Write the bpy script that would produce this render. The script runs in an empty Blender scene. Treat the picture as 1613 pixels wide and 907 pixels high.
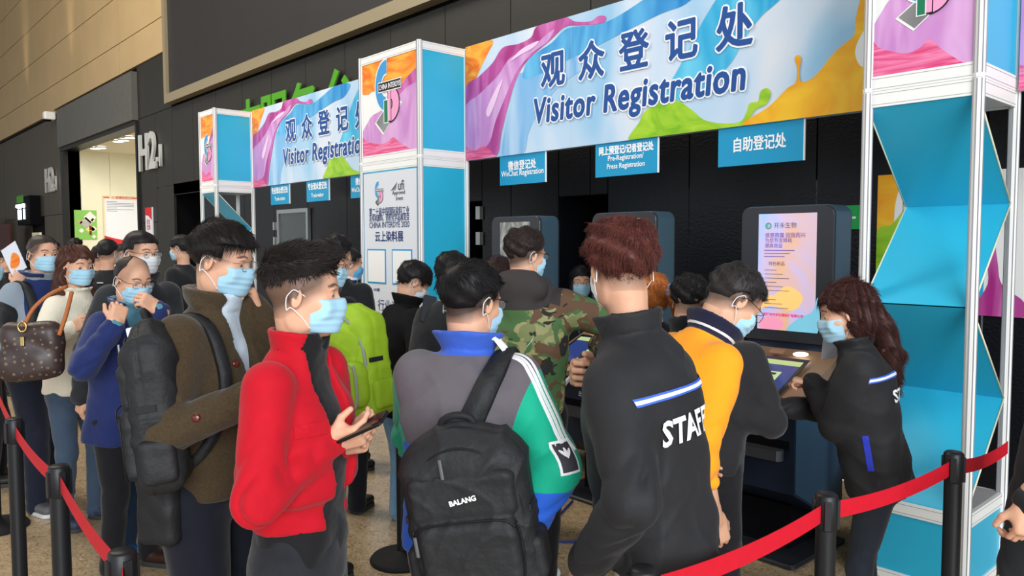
import bpy, math, random, numpy as np
from mathutils import Vector, Matrix
from mathutils.bvhtree import BVHTree
from math import sin, cos, pi, radians, sqrt

# ------------------------------------------------------------------ camera
SC = bpy.context.scene
COL = SC.collection
FPX, YAW, PITCH, ROLL = 1232.74, .8349, .0574, -.0024
CAM = np.array([6.665, -4.0748, 1.7382])
_r = np.array([cos(YAW), sin(YAW), 0]); _f = np.array([-sin(YAW), cos(YAW), 0]); _z = np.array([0, 0, 1.])
FW = cos(PITCH)*_f - sin(PITCH)*_z
_u = sin(PITCH)*_f + cos(PITCH)*_z
RT = cos(ROLL)*_r + sin(ROLL)*_u
UP = -sin(ROLL)*_r + cos(ROLL)*_u
cam_data = bpy.data.cameras.new('camera'); cam_ob = bpy.data.objects.new('camera', cam_data); COL.objects.link(cam_ob)
cam_data.sensor_width = 36.0; cam_data.lens = 36.0*FPX/1613; cam_data.clip_start = .05; cam_data.clip_end = 300
cam_ob.matrix_world = Matrix(((RT[0], UP[0], -FW[0], CAM[0]), (RT[1], UP[1], -FW[1], CAM[1]), (RT[2], UP[2], -FW[2], CAM[2]), (0, 0, 0, 1)))
SC.camera = cam_ob

# ------------------------------------------------------------------ light and exposure
world = bpy.data.worlds.new('hall_daylight'); SC.world = world; world.use_nodes = True
world.node_tree.nodes['Background'].inputs[0].default_value = (.86, .93, 1, 1)
world.node_tree.nodes['Background'].inputs[1].default_value = 1.05      # overcast daylight through the open glazed side of the hall
def area(name, loc, target, sx, sy, power, col=(1, 1, 1)):
    d = bpy.data.lights.new(name, 'AREA'); d.shape = 'RECTANGLE'; d.size = sx; d.size_y = sy; d.energy = power; d.color = col
    o = bpy.data.objects.new(name, d); COL.objects.link(o); o.location = loc
    o.rotation_euler = (Vector(target)-Vector(loc)).to_track_quat('-Z', 'Y').to_euler(); return o
area('glazing_light', (17, -9, 5.5), (3, -1, 1.2), 10, 7, 2100, (.95, .98, 1))
area('hall_ceiling_light', (-6, -5, 11), (-8, 0, 5), 14, 4, 1900, (1, .93, .82))
SC.view_settings.view_transform = 'Standard'; SC.view_settings.look = 'None'
SC.view_settings.gamma = 1; SC.view_settings.use_curve_mapping = False
SC.view_settings.exposure = 0.16

def at(px, py, D):                      # a point D metres deep along the view line of the photograph's pixel
    return CAM + (FW + RT*(px-806.5)/FPX - UP*(py-453.5)/FPX)*D
# ------------------------------------------------------------------ materials
def S(c):                               # sRGB 0-255 -> linear
    c = [x/255. for x in c]
    return tuple(x/12.92 if x <= .04045 else ((x+.055)/1.055)**2.4 for x in c) + (1,)
MATS = {}
class NT:
    def __init__(s, name):
        m = s.m = bpy.data.materials.new(name); m.use_nodes = True; s.t = m.node_tree; s.b = s.t.nodes['Principled BSDF']
    def n(s, k, **kw):
        nd = s.t.nodes.new(k)
        for a, v in kw.items():
            if a == 'i':
                for q, w in v.items(): nd.inputs[q].default_value = w
            else: setattr(nd, a, v)
        return nd
    def l(s, a, b): s.t.links.new(a, b)
    def coord(s, k='Object'): return s.n('ShaderNodeTexCoord').outputs[k]
def mat(name, c, rough=.7, metal=0., spec=.3, noise=0., nscale=60., bump=0., bscale=200., sheen=0., sss=0., alpha=1., trans=0., emit=0., bdist=.002, stretch=None, coat=0., lin=False):
    if name in MATS: return MATS[name]
    N = NT(name); b = N.b; col = c+(1,) if lin else S(c)
    b.inputs['Base Color'].default_value = col; b.inputs['Roughness'].default_value = rough; b.inputs['Metallic'].default_value = metal
    b.inputs['Specular IOR Level'].default_value = spec
    if sheen: b.inputs['Sheen Weight'].default_value = sheen; b.inputs['Sheen Roughness'].default_value = .5
    if sss: b.inputs['Subsurface Weight'].default_value = sss; b.inputs['Subsurface Radius'].default_value = (.012, .005, .003); b.inputs['Subsurface Scale'].default_value = .6
    if trans: b.inputs['Transmission Weight'].default_value = trans; b.inputs['IOR'].default_value = 1.1
    if alpha < 1: b.inputs['Alpha'].default_value = alpha
    if coat: b.inputs['Coat Weight'].default_value = coat; b.inputs['Coat Roughness'].default_value = .08
    if emit: b.inputs['Emission Color'].default_value = col; b.inputs['Emission Strength'].default_value = emit
    if noise or bump:
        co = N.coord()
        if stretch:
            mp = N.n('ShaderNodeMapping', i={3: stretch}); N.l(co, mp.inputs[0]); co = mp.outputs[0]
    if noise:
        t = N.n('ShaderNodeTexNoise', i={2: nscale, 3: 3.}); N.l(co, t.inputs[0])
        r = N.n('ShaderNodeMapRange', i={1: .3, 2: .7, 3: 1-noise, 4: 1+noise}); N.l(t.outputs[0], r.inputs[0])
        v = N.n('ShaderNodeVectorMath', operation='MULTIPLY'); v.inputs[0].default_value = col[:3]; N.l(r.outputs[0], v.inputs[1]); N.l(v.outputs[0], b.inputs['Base Color'])
    if bump:
        t = N.n('ShaderNodeTexNoise', i={2: bscale, 3: 4.}); N.l(co, t.inputs[0])
        bp = N.n('ShaderNodeBump', i={0: bump, 1: bdist}); N.l(t.outputs[0], bp.inputs['Height']); N.l(bp.outputs[0], b.inputs['Normal'])
    MATS[name] = N.m; return N.m
def cloth(name, c, rough=.85, sheen=.15, noise=.06, bump=.38, bscale=17., spec=.2, bdist=.011):
    """woven cloth: soft crumple relief and a little tone variation"""
    return mat(name, c, rough, spec=spec, noise=noise, nscale=18., bump=bump, bscale=bscale, sheen=sheen, bdist=bdist)
def panels(name, base, layers, rough=.8, spec=.25, sheen=.1, bump=.35):
    """cloth cut from several colours: base colour then (vertex attribute, colour) where the attribute is above zero"""
    if name in MATS: return MATS[name]
    N = NT(name); b = N.b; b.inputs['Roughness'].default_value = rough; b.inputs['Specular IOR Level'].default_value = spec; b.inputs['Sheen Weight'].default_value = sheen
    prev = None
    for a, c in layers:
        at_ = N.n('ShaderNodeAttribute', attribute_name=a)
        g = N.n('ShaderNodeMath', operation='GREATER_THAN'); g.inputs[1].default_value = 0; N.l(at_.outputs['Fac'], g.inputs[0])
        mx = N.n('ShaderNodeMix', data_type='RGBA'); N.l(g.outputs[0], mx.inputs[0])
        if prev is None: mx.inputs[6].default_value = S(base)
        else: N.l(prev, mx.inputs[6])
        mx.inputs[7].default_value = S(c); prev = mx.outputs[2]
    N.l(prev, b.inputs['Base Color'])
    t = N.n('ShaderNodeTexNoise', i={2: 17., 3: 4.}); N.l(N.coord(), t.inputs[0])
    bp = N.n('ShaderNodeBump', i={0: .38, 1: .011}); N.l(t.outputs[0], bp.inputs['Height']); N.l(bp.outputs[0], b.inputs['Normal'])
    MATS[name] = N.m; return N.m

# ------------------------------------------------------------------ objects
def link(name, data, parent=None, loc=None, rot=None):
    o = bpy.data.objects.new(name, data); COL.objects.link(o)
    if parent is not None: o.parent = parent
    if loc is not None: o.location = loc
    if rot is not None: o.rotation_euler = rot
    return o
def tag(o, label=None, cat=None, group=None, kind=None):
    if label: o['label'] = label
    if cat: o['category'] = cat
    if group: o['group'] = group
    if kind: o['kind'] = kind
    return o
def empty(name, loc=(0, 0, 0), rz=0, label=None, cat=None, group=None, kind=None, parent=None):
    o = link(name, None, parent, loc, (0, 0, rz)); o.empty_display_size = .1
    return tag(o, label, cat, group, kind)
class MB:
    """collects shapes, then links them as one mesh object"""
    def __init__(s): s.v = []; s.f = []; s.mi = []; s.cur = 0; s.sm = []
    def add(s, vs, fs, smooth=False):
        k = len(s.v); s.v += [tuple(map(float, v)) for v in vs]; s.f += [tuple(i+k for i in f) for f in fs]; s.mi += [s.cur]*len(fs); s.sm += [smooth]*len(fs); return s
    def box(s, x0, x1, y0, y1, z0, z1, bev=0.):
        x0, x1 = min(x0, x1), max(x0, x1); y0, y1 = min(y0, y1), max(y0, y1); z0, z1 = min(z0, z1), max(z0, z1)
        if not bev:
            v = [(x, y, z) for z in (z0, z1) for y in (y0, y1) for x in (x0, x1)]
            return s.add(v, [(0, 2, 3, 1), (4, 5, 7, 6), (0, 1, 5, 4), (2, 6, 7, 3), (0, 4, 6, 2), (1, 3, 7, 5)])
        return s.prism(rrect(x0, x1, y0, y1, bev, 3), z0, z1, 'z', bev*.6)
    def prism(s, pts, a, b, axis='z', bev=0., smooth=False):
        """pts: a 2D outline (counter-clockwise) in the two other axes, run from a to b along axis"""
        def P(u, v, w): return (u, v, w) if axis == 'z' else ((u, w, v) if axis == 'y' else (w, u, v))
        n = len(pts); rings = [(a, 0), (b, 0)] if not bev else [(a, bev), (a+bev, 0), (b-bev, 0), (b, bev)]
        cx = sum(p[0] for p in pts)/n; cy = sum(p[1] for p in pts)/n; v = []
        for w, ins in rings:
            for (x, y) in pts:
                d = math.hypot(x-cx, y-cy) or 1
                v.append(P(x-(x-cx)/d*ins, y-(y-cy)/d*ins, w))
        f = [tuple(range(n))[::-1], tuple(range((len(rings)-1)*n, len(rings)*n))]
        for r in range(len(rings)-1):
            for i in range(n):
                j = (i+1) % n; f.append((r*n+i, r*n+j, (r+1)*n+j, (r+1)*n+i))
        if axis == 'y': f = [q[::-1] for q in f]
        k = len(s.f); s.add(v, f, smooth)
        return s
    def tube(s, pts, r, seg=8, closed=False, cap=True):
        P = [np.array(p, float) for p in pts]; n = len(P); R = r if hasattr(r, '__len__') else [r]*n; v = []; f = []
        T = []
        for i in range(n):
            a = P[(i-1) % n] if (closed or i) else P[0]; b = P[(i+1) % n] if (closed or i < n-1) else P[-1]
            t = b-a; T.append(t/(np.linalg.norm(t)+1e-9))
        u = np.cross(T[0], (0, 0, 1.)); u = u if np.linalg.norm(u) > 1e-3 else np.cross(T[0], (0, 1., 0)); u /= np.linalg.norm(u)
        for i in range(n):
            u = u-T[i]*(u@T[i]); u /= np.linalg.norm(u)+1e-9; w = np.cross(T[i], u)
            for k in range(seg): a = 2*pi*k/seg; v.append(P[i]+(u*cos(a)+w*sin(a))*R[i])
        for i in range(n if closed else n-1):
            j = (i+1) % n
            for k in range(seg): l = (k+1) % seg; f.append((i*seg+k, i*seg+l, j*seg+l, j*seg+k))
        if cap and not closed: f.append(tuple(range(seg))[::-1]); f.append(tuple((n-1)*seg+k for k in range(seg)))
        return s.add(v, f, True)
    def lathe(s, prof, c=(0, 0, 0), seg=24, axis='z', smooth=True):
        v = []; f = []; n = len(prof)
        for k in range(seg):
            a = 2*pi*k/seg
            for r, z in prof:
                p = (r*cos(a), r*sin(a), z) if axis == 'z' else (r*cos(a), z, -r*sin(a))
                v.append((p[0]+c[0], p[1]+c[1], p[2]+c[2]))
        for k in range(seg):
            l = (k+1) % seg
            for i in range(n-1): f.append((k*n+i, l*n+i, l*n+i+1, k*n+i+1))
        return s.add(v, f, smooth)
    def ribbon(s, A, B, th=0):
        n = len(A); s.add(list(A)+list(B), [(i, i+1, n+i+1, n+i) for i in range(n-1)], True); return s
    def build(s, name, mats, parent=None, loc=None, rot=None, rz=None):
        me = bpy.data.meshes.new(name); me.from_pydata(s.v, [], s.f)
        for m in (mats if isinstance(mats, (list, tuple)) else [mats]): me.materials.append(m)
        me.polygons.foreach_set('material_index', s.mi); me.polygons.foreach_set('use_smooth', s.sm); me.update()
        return link(name, me, parent, loc, rot if rot is not None else ((0, 0, rz) if rz else None))
def rrect(x0, x1, y0, y1, r, n=4):
    p = []
    for cx, cy, a0 in ((x1-r, y1-r, 0), (x0+r, y1-r, 90), (x0+r, y0+r, 180), (x1-r, y0+r, 270)):
        for k in range(n+1): a = radians(a0+90*k/n); p.append((cx+r*cos(a), cy+r*sin(a)))
    return p
def spline(pts, n=40, closed=False):
    P = np.array(pts, float); m = len(P); out = []
    segs = m if closed else m-1
    for k in range(n if closed else n+1):
        t = k/n*segs; i = min(int(t), segs-1); u = t-i
        g = lambda j: P[j % m] if closed else P[min(max(j, 0), m-1)]
        a, b, c, d = g(i-1), g(i), g(i+1), g(i+2)
        out.append(.5*((2*b)+(-a+c)*u+(2*a-5*b+4*c-d)*u*u+(-a+3*b-3*c+d)*u**3))
    return np.array(out)
def text(body, size, m, parent, loc, rot=(pi/2, 0, 0), off=0., ext=.001, sx=1., align='LEFT', shear=0., name='lettering', sp=1., lsp=1.):
    c = bpy.data.curves.new(name, 'FONT'); c.body = body; c.size = size; c.offset = off*.55; c.extrude = ext; c.align_x = align; c.shear = shear; c.space_character = sp; c.space_line = lsp
    c.resolution_u = 3; o = bpy.data.objects.new(name, c); COL.objects.link(o); me = bpy.data.meshes.new_from_object(o); bpy.data.objects.remove(o); bpy.data.curves.remove(c)
    me.materials.clear(); me.materials.append(m); me.name = name; o = link(name, me, parent, loc, rot); o.scale = (sx, 1, 1); return o
def fat(v, f, r, n=8):
    """the same flat lettering made bolder: copies shifted round a small circle, each a hair in front of the last"""
    V, F = [], []
    for i in range(n+1):
        a = 2*pi*i/n; d = (r*cos(a), r*sin(a)) if i < n else (0, 0); k = len(V); V += [(p[0]+d[0], p[1]+d[1], i*.00008) for p in v]; F += [tuple(j+k for j in q) for q in f]
    return V, F
def btext(body, size, m, parent, loc, r, sx=1., shear=0., sp=1., name='banner_lettering', n=10):
    c = bpy.data.curves.new('x', 'FONT'); c.body = body; c.size = size; c.shear = shear; c.space_character = sp; c.resolution_u = 3
    o = link('x', c); me = o.to_mesh(); v = [(p.co[0]*sx, p.co[1]) for p in me.vertices]; f = [tuple(p.vertices) for p in me.polygons]; o.to_mesh_clear(); bpy.data.objects.remove(o); bpy.data.curves.remove(c)
    v, f = fat(v, f, r, n); return MB().add([(a, -e, b) for a, b, e in v], f).build(name, m, parent, loc)
def text_xy(body, size, off=0., shear=0., sp=1., width=None, height=None):
    """lettering as flat vertices and faces, centred on the origin"""
    c = bpy.data.curves.new('x', 'FONT'); c.body = body; c.size = size; c.offset = off; c.shear = shear; c.space_character = sp; c.resolution_u = 2
    o = link('x', c); me = o.to_mesh()
    v = np.array([p.co[:] for p in me.vertices]); f = [tuple(p.vertices) for p in me.polygons]; o.to_mesh_clear()
    bpy.data.objects.remove(o); bpy.data.curves.remove(c)
    mn, mx = v.min(0), v.max(0); v = v-(mn+mx)/2
    if width and height == 0: v *= width/(mx[0]-mn[0])
    elif width: v[:, 0] *= width/(mx[0]-mn[0])
    if height: v[:, 1] *= height/(mx[1]-mn[1])
    return v[:, :2], f

# ------------------------------------------------------------------ soft bodies: smooth solids turned into meshes (surface nets)
def nrm(v): v = np.array(v, float); return v/(np.linalg.norm(v)+1e-12)
def rotm(rx=0, ry=0, rz=0): return np.array(Matrix.Rotation(radians(rz), 3, 'Z') @ Matrix.Rotation(radians(ry), 3, 'Y') @ Matrix.Rotation(radians(rx), 3, 'X'))
def smin(a, b, k):
    h = np.clip(.5+.5*(b-a)/k, 0, 1); return b+(a-b)*h-k*h*(1-h)
def smax(a, b, k): return -smin(-a, -b, k)
def cone(a, b, r1, r2):
    a = np.array(a, float); b = np.array(b, float); L2 = (b-a)@(b-a)+1e-12
    def f(P):
        t = np.clip(((P-a)@(b-a))/L2, 0, 1); return np.linalg.norm(P-a-t[:, None]*(b-a), axis=1)-(r1+(r2-r1)*t)
    return f, np.minimum(a-r1, b-r2), np.maximum(a+r1, b+r2)
def ell(c, r, R=None):
    c = np.array(c, float); r = np.array(r, float); m = r.max()
    def f(P):
        q = (P-c) if R is None else (P-c)@R
        k0 = np.linalg.norm(q/r, axis=1); k1 = np.linalg.norm(q/(r*r), axis=1); return k0*(k0-1)/(k1+1e-9)
    return f, c-m, c+m
def rbox(c, h, rad, R=None):
    c = np.array(c, float); h = np.array(h, float); m = np.linalg.norm(h)
    def f(P):
        q = np.abs((P-c) if R is None else (P-c)@R)-h+rad
        return np.linalg.norm(np.maximum(q, 0), axis=1)+np.minimum(q.max(1), 0)-rad
    return f, c-m, c+m
def loft(o, R, st, ex=2.4, top=None, fold=0., seed=0, capr=.02):
    """stations (z, a, b, cy[, cx]) along local z of frame R at origin o"""
    o = np.array(o, float); st = np.array([list(s)+[0]*(5-len(s)) for s in st], float)
    zz = np.linspace(st[0, 0], st[-1, 0], 90); i = spline(st, 90)
    i = i[np.argsort(i[:, 0])]
    A, B, CY, CX = [np.interp(zz, i[:, 0], i[:, k]) for k in (1, 2, 3, 4)]
    def f(P):
        q = (P-o)@R; z = np.clip(q[:, 2], zz[0], zz[-1]); a = np.interp(z, zz, A); b = np.interp(z, zz, B)
        x = q[:, 0]-np.interp(z, zz, CX); y = q[:, 1]-np.interp(z, zz, CY)
        if fold:
            th = np.arctan2(y/b, x/a); s = seed
            w = np.sin(th*5+s+2.2*np.sin(z*9+s))*np.clip((zz[0]+.34-q[:, 2])/.3, .15, 1)+.7*np.sin(z*38+3*np.sin(th*2+s)+s)*np.clip(np.abs(y)/b, .2, 1)
            g = 1+fold*w/np.minimum(a, b)
            a = a*g; b = b*g
        n = (np.abs(x/a)**ex+np.abs(y/b)**ex)**(1/ex)
        d = (n-1)*np.minimum(a, b)
        return smax(d, np.abs(q[:, 2]-(zz[0]+zz[-1])/2)-(zz[-1]-zz[0])/2, capr)
    m = max(A.max(), B.max())+abs(CY).max(); e = [o+R@np.array((sx*m, sy*m, z)) for sx in (-1, 1) for sy in (-1, 1) for z in (zz[0]-.02, zz[-1]+.02)]
    return f, np.min(e, 0), np.max(e, 0)
def sleeve(a, b, c, r, amp=.004, seed=0, n=26):
    """shoulder-elbow-wrist: tapered tube with creases at elbow and cuff"""
    a, b, c = [np.array(q, float) for q in (a, b, c)]; L1 = np.linalg.norm(b-a); L2 = np.linalg.norm(c-b)
    u1 = (b-a)/L1; u2 = (c-b)/L2; side = nrm(np.cross(u1, u2)+1e-4)
    def f(P):
        t1 = np.clip((P-a)@u1, 0, L1); t2 = np.clip((P-b)@u2, 0, L2)
        q1 = P-a-t1[:, None]*u1; q2 = P-b-t2[:, None]*u2
        d1 = np.linalg.norm(q1, axis=1); d2 = np.linalg.norm(q2, axis=1)
        th1 = (q1@side)/(d1+1e-6); th2 = (q2@side)/(d2+1e-6)
        e1 = np.exp(-((L1-t1)/.09)**2); e2 = np.exp(-(t2/.11)**2)+.8*np.exp(-((L2-t2)/.07)**2)
        cr = lambda x: 1-2*np.abs(np.sin(x*.5))**.8
        w1 = -amp*(.15+1.1*e1)*cr(t1*n*2.2+th1*5+seed+1.5*np.sin(t1*11+th1*3+seed)); w2 = -amp*(.25+.9*e2)*cr(t2*n*2.5+th2*4.6+seed*2+1.6*np.sin(t2*13+th2*4))
        r1 = r[0]+(r[1]-r[0])*t1/L1; r2 = r[1]+(r[2]-r[1])*t2/L2
        return smin(d1-r1-w1, d2-r2-w2, .012)
    m = max(r)+.02; return f, np.min([a, b, c], 0)-m, np.max([a, b, c], 0)+m
class Solid:
    def __init__(s): s.p = []
    def u(s, prim, k=.015, t=0): s.p.append(('u', prim, k, t)); return s
    def c(s, prim, k=.004): s.p.append(('c', prim, k, 0)); return s      # cut away
    def i(s, fn, k=.004): s.p.append(('i', (fn, None, None), k, 0)); return s    # keep only where fn < 0
    def d(s, fn): s.p.append(('d', (fn, None, None), 0, 0)); return s    # add a displacement
    def ev(s, P):
        D = np.full(len(P), 9., np.float64)
        for op, (f, lo, hi), k, t in s.p:
            if op in 'uc':
                m = .1 if len(P) > 2000 else 9
                idx = np.nonzero(((P > lo-m) & (P < hi+m)).all(1))[0]
                if not len(idx): continue
                d = f(P[idx]); D[idx] = smin(D[idx], d, k) if op == 'u' else smax(D[idx], -d, k)
            elif op == 'i': D = smax(D, f(P), k)
            else: D = D+f(P)
        return D
    def ev_t(s, P, t):
        D = np.full(len(P), 9.)
        for op, (f, lo, hi), k, tt in s.p:
            if op == 'u' and tt == t: D = np.minimum(D, f(P))
        return D
    def mesh(s, h):
        ub = [q[1] for q in s.p if q[0] == 'u']; lo = np.min([q[1] for q in ub], 0)-3*h; hi = np.max([q[2] for q in ub], 0)+3*h
        B = 7; nb = np.ceil((hi-lo)/(h*B)).astype(int); n = nb*B+1
        g = [np.arange(k) for k in nb]; I = np.stack(np.meshgrid(*g, indexing='ij'), -1).reshape(-1, 3)
        Dc = s.ev(lo+(I+.5)*h*B)
        act = np.abs(Dc) < h*B*.87*1.35+.012
        F = np.where(Dc < 0, -9., 9.).astype(np.float32).reshape(nb)
        F = np.repeat(np.repeat(np.repeat(F, B, 0), B, 1), B, 2); F = np.pad(F, ((0, 1),)*3, mode='edge')
        M = np.zeros(n, bool)
        o = np.stack(np.meshgrid(*[np.arange(B+1)]*3, indexing='ij'), -1).reshape(-1, 3)
        Q = (I[act][:, None, :]*B+o[None]).reshape(-1, 3); M[Q[:, 0], Q[:, 1], Q[:, 2]] = True
        Q = np.argwhere(M); F[Q[:, 0], Q[:, 1], Q[:, 2]] = np.clip(s.ev(lo+Q*h), -8, 8)
        ins = F < 0
        cnt = sum(ins[a:n[0]-1+a, b:n[1]-1+b, c:n[2]-1+c].astype(np.uint8) for a in (0, 1) for b in (0, 1) for c in (0, 1))
        A = np.argwhere((cnt > 0) & (cnt < 8)); idx = -np.ones(n-1, np.int32); idx[A[:, 0], A[:, 1], A[:, 2]] = np.arange(len(A))
        cor = [(a, b, c) for a in (0, 1) for b in (0, 1) for c in (0, 1)]; V = {q: F[A[:, 0]+q[0], A[:, 1]+q[1], A[:, 2]+q[2]].astype(float) for q in cor}
        acc = np.zeros((len(A), 3)); w = np.zeros(len(A))
        for q in cor:
            for ax in range(3):
                if q[ax]: continue
                r = list(q); r[ax] = 1; d0, d1 = V[q], V[tuple(r)]; x = (d0 < 0) != (d1 < 0); t = np.where(x, d0/np.where(x, d0-d1, 1), 0)
                p = np.tile(np.array(q, float), (len(A), 1)); p[:, ax] = t; acc[x] += p[x]; w[x] += 1
        vs = lo+(A+acc/w[:, None])*h; fs = []
        for ax in range(3):
            sl0 = [slice(None)]*3; sl1 = [slice(None)]*3; sl0[ax] = slice(0, -1); sl1[ax] = slice(1, None)
            a0 = ins[tuple(sl0)]; a1 = ins[tuple(sl1)]; u, v = (ax+1) % 3, (ax+2) % 3
            E = np.argwhere(a0 != a1); E = E[(E[:, u] > 0) & (E[:, v] > 0) & (E[:, u] < n[u]-1) & (E[:, v] < n[v]-1)]
            fl = a0[E[:, 0], E[:, 1], E[:, 2]]
            def gi(du, dv): q = E.copy(); q[:, u] += du; q[:, v] += dv; return idx[q[:, 0], q[:, 1], q[:, 2]]
            quad = np.stack([gi(-1, -1), gi(0, -1), gi(0, 0), gi(-1, 0)], 1); quad[~fl] = quad[~fl][:, ::-1]; fs.append(quad)
        fs = np.concatenate(fs); fs = fs[(fs >= 0).all(1)]
        return vs, fs
def nets(name, parts, mats, parent=None, attrs=None, mi=None):
    """parts: list of (Solid, cell size); attrs: name -> function(points) stored on vertices; mi: function(face centres) -> material index"""
    VS, FS, k = [], [], 0
    for sd, h in parts:
        v, f = sd.mesh(h); VS.append(v); FS.append(f+k); k += len(v)
    v = np.concatenate(VS); f = np.concatenate(FS)
    me = bpy.data.meshes.new(name); me.vertices.add(len(v)); me.vertices.foreach_set('co', v.astype(np.float32).ravel())
    me.loops.add(len(f)*4); me.loops.foreach_set('vertex_index', f.astype(np.int32).ravel())
    me.polygons.add(len(f)); me.polygons.foreach_set('loop_start', np.arange(len(f), dtype=np.int32)*4)
    me.polygons.foreach_set('use_smooth', np.ones(len(f), bool))
    for m in (mats if isinstance(mats, (list, tuple)) else [mats]): me.materials.append(m)
    if mi is not None: me.polygons.foreach_set('material_index', mi(v[f].mean(1)).astype(np.int32))
    me.update(calc_edges=True)
    for nm, fn in (attrs or {}).items():
        a = me.attributes.new(nm, 'FLOAT', 'POINT'); a.data.foreach_set('value', fn(v).astype(np.float32))
    o = link(name, me, parent); o['_'] = 1; del o['_']
    return o, v, f
# ------------------------------------------------------------------ the hall: floor, walls, ceiling
WY = 1.5                                # plane of the black wall; the booth front is y = 0, its back frame y = .52
def floor_mat():
    N = NT('terrazzo'); b = N.b; co = N.coord()
    v = N.n('ShaderNodeTexVoronoi', i={2: 95.}); N.l(co, v.inputs[0]); r = N.n('ShaderNodeValToRGB'); N.l(v.outputs['Color'], r.inputs[0])
    e = r.color_ramp.elements; e[0].position = .1; e[0].color = S((112, 92, 68)); e[1].position = .95; e[1].color = S((214, 196, 168))
    for p, c in ((.35, (172, 146, 110)), (.6, (190, 166, 130)), (.8, (148, 124, 96))): q = e.new(p); q.color = S(c)
    t = N.n('ShaderNodeTexNoise', i={2: 14., 3: 6.}); N.l(co, t.inputs[0]); r2 = N.n('ShaderNodeMapRange', i={1: .35, 2: .7, 3: 0., 4: .55}); N.l(t.outputs[0], r2.inputs[0])
    m = N.n('ShaderNodeMix', data_type='RGBA'); N.l(r2.outputs[0], m.inputs[0]); N.l(r.outputs[0], m.inputs[6]); m.inputs[7].default_value = S((200, 180, 148))
    N.l(m.outputs[2], b.inputs['Base Color']); b.inputs['Roughness'].default_value = .22; b.inputs['Specular IOR Level'].default_value = .45
    return N.m
def leather(name, c, rough, sc=42., st=.9, str_=(1, 1, 1), spec=.5):
    N = NT(name); b = N.b; b.inputs['Base Color'].default_value = S(c); b.inputs['Roughness'].default_value = rough; b.inputs['Specular IOR Level'].default_value = spec
    mp = N.n('ShaderNodeMapping', i={3: str_}); N.l(N.coord(), mp.inputs[0]); v = N.n('ShaderNodeTexVoronoi', i={2: sc}); N.l(mp.outputs[0], v.inputs[0])
    bp = N.n('ShaderNodeBump', i={0: st, 1: .004}); N.l(v.outputs[0], bp.inputs['Height']); N.l(bp.outputs[0], b.inputs['Normal']); MATS[name] = N.m; return N.m
M_black = leather('black_panel', (13, 14, 20), .42, 38., .5, (1, 1, 1.6), .3); M_dark = mat('dark_cladding', (40, 38, 33), .5, noise=.08, nscale=4, bump=.2, bscale=90, spec=.3)
M_slat = leather('ribbed_dark_metal', (70, 64, 52), .42, 16., .25, (1, 1, 14), .4)
M_tan = mat('tan_cladding', (182, 156, 114), .42, noise=.05, nscale=1.2, spec=.35, bump=.08, bscale=30); M_void = mat('deep_black', (9, 10, 14), .8, spec=.1)
M_white = mat('aluminium_white', (240, 240, 236), .35, spec=.45); M_groove = mat('groove_grey', (150, 150, 156), .5); M_cream = mat('cream_wall', (226, 224, 200), .7, noise=.02, nscale=2)
M_beige = mat('beige_frame', (150, 138, 112), .4, metal=.3)
fl = MB().box(-62, 16, -20, WY, -.1, 0).build('floor', floor_mat()); tag(fl, kind='structure')
MB().box(-30, -8.13, WY, 8, -.1, 0).build('floor', floor_mat())['kind'] = 'structure'
wall = empty('wall_back', (0, 0, 0), kind='structure')
PW = 1.122
def piece(x0, x1, z0, z1, m, name='panel', y=WY, th=.05, g=.006, par=None): return MB().box(x0+g, x1-g, y, y+th, z0+g, z1-g).build(name, m, par or wall)
MB().box(-60, -18.46, WY+.05, WY+.3, 0, 12).build('wall_core', M_void, wall); MB().box(-18.46, 12, WY+.05, WY+.3, 4.4, 12).build('wall_core', M_void, wall)
# black textured panels behind the booth, with door openings
doors = [(-9.65, -8.13, 2.93), (-.62, .02, 2.2), (1.2, 1.84, 2.19)]
xs = [-9.6+PW*i for i in range(20)]
for i in range(len(xs)-1):
    x0, x1 = xs[i], xs[i+1]; segs = [(x0, x1, 0.)]
    for a, b_, zt in doors:
        out = []
        for (p, q, z) in segs:
            if b_ <= p or a >= q: out.append((p, q, z)); continue
            if p < a: out.append((p, a, z))
            out.append((max(p, a), min(q, b_), zt))
            if q > b_: out.append((b_, q, z))
        segs = out
    for p, q, z in segs:
        if q-p > .03: piece(p, q, z, 2.72, M_black, 'black_panel'); 
    if -9.7 < x0: piece(x0, x1, 2.72, 4.46, M_dark, 'dark_panel')
for a, b_, zt in doors:
    m = MB().box(a-.3, b_+.3, WY+1.6, WY+1.7, 0, zt+.1).box(a-.04, a, WY+.05, WY+1.6, 0, zt).box(b_, b_+.04, WY+.05, WY+1.6, 0, zt).box(a, b_, WY+.02, WY+1.6, zt, zt+.05); m.build('door_recess', M_void, wall)
    MB().box(a-.3, b_+.3, WY+.05, WY+1.7, -.02, 0).build('recess_floor', M_void, wall)
MB().box(-8.13, 12, WY+.052, WY+.09, 2.2, 4.4).build('wall_core', M_void, wall)
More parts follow.
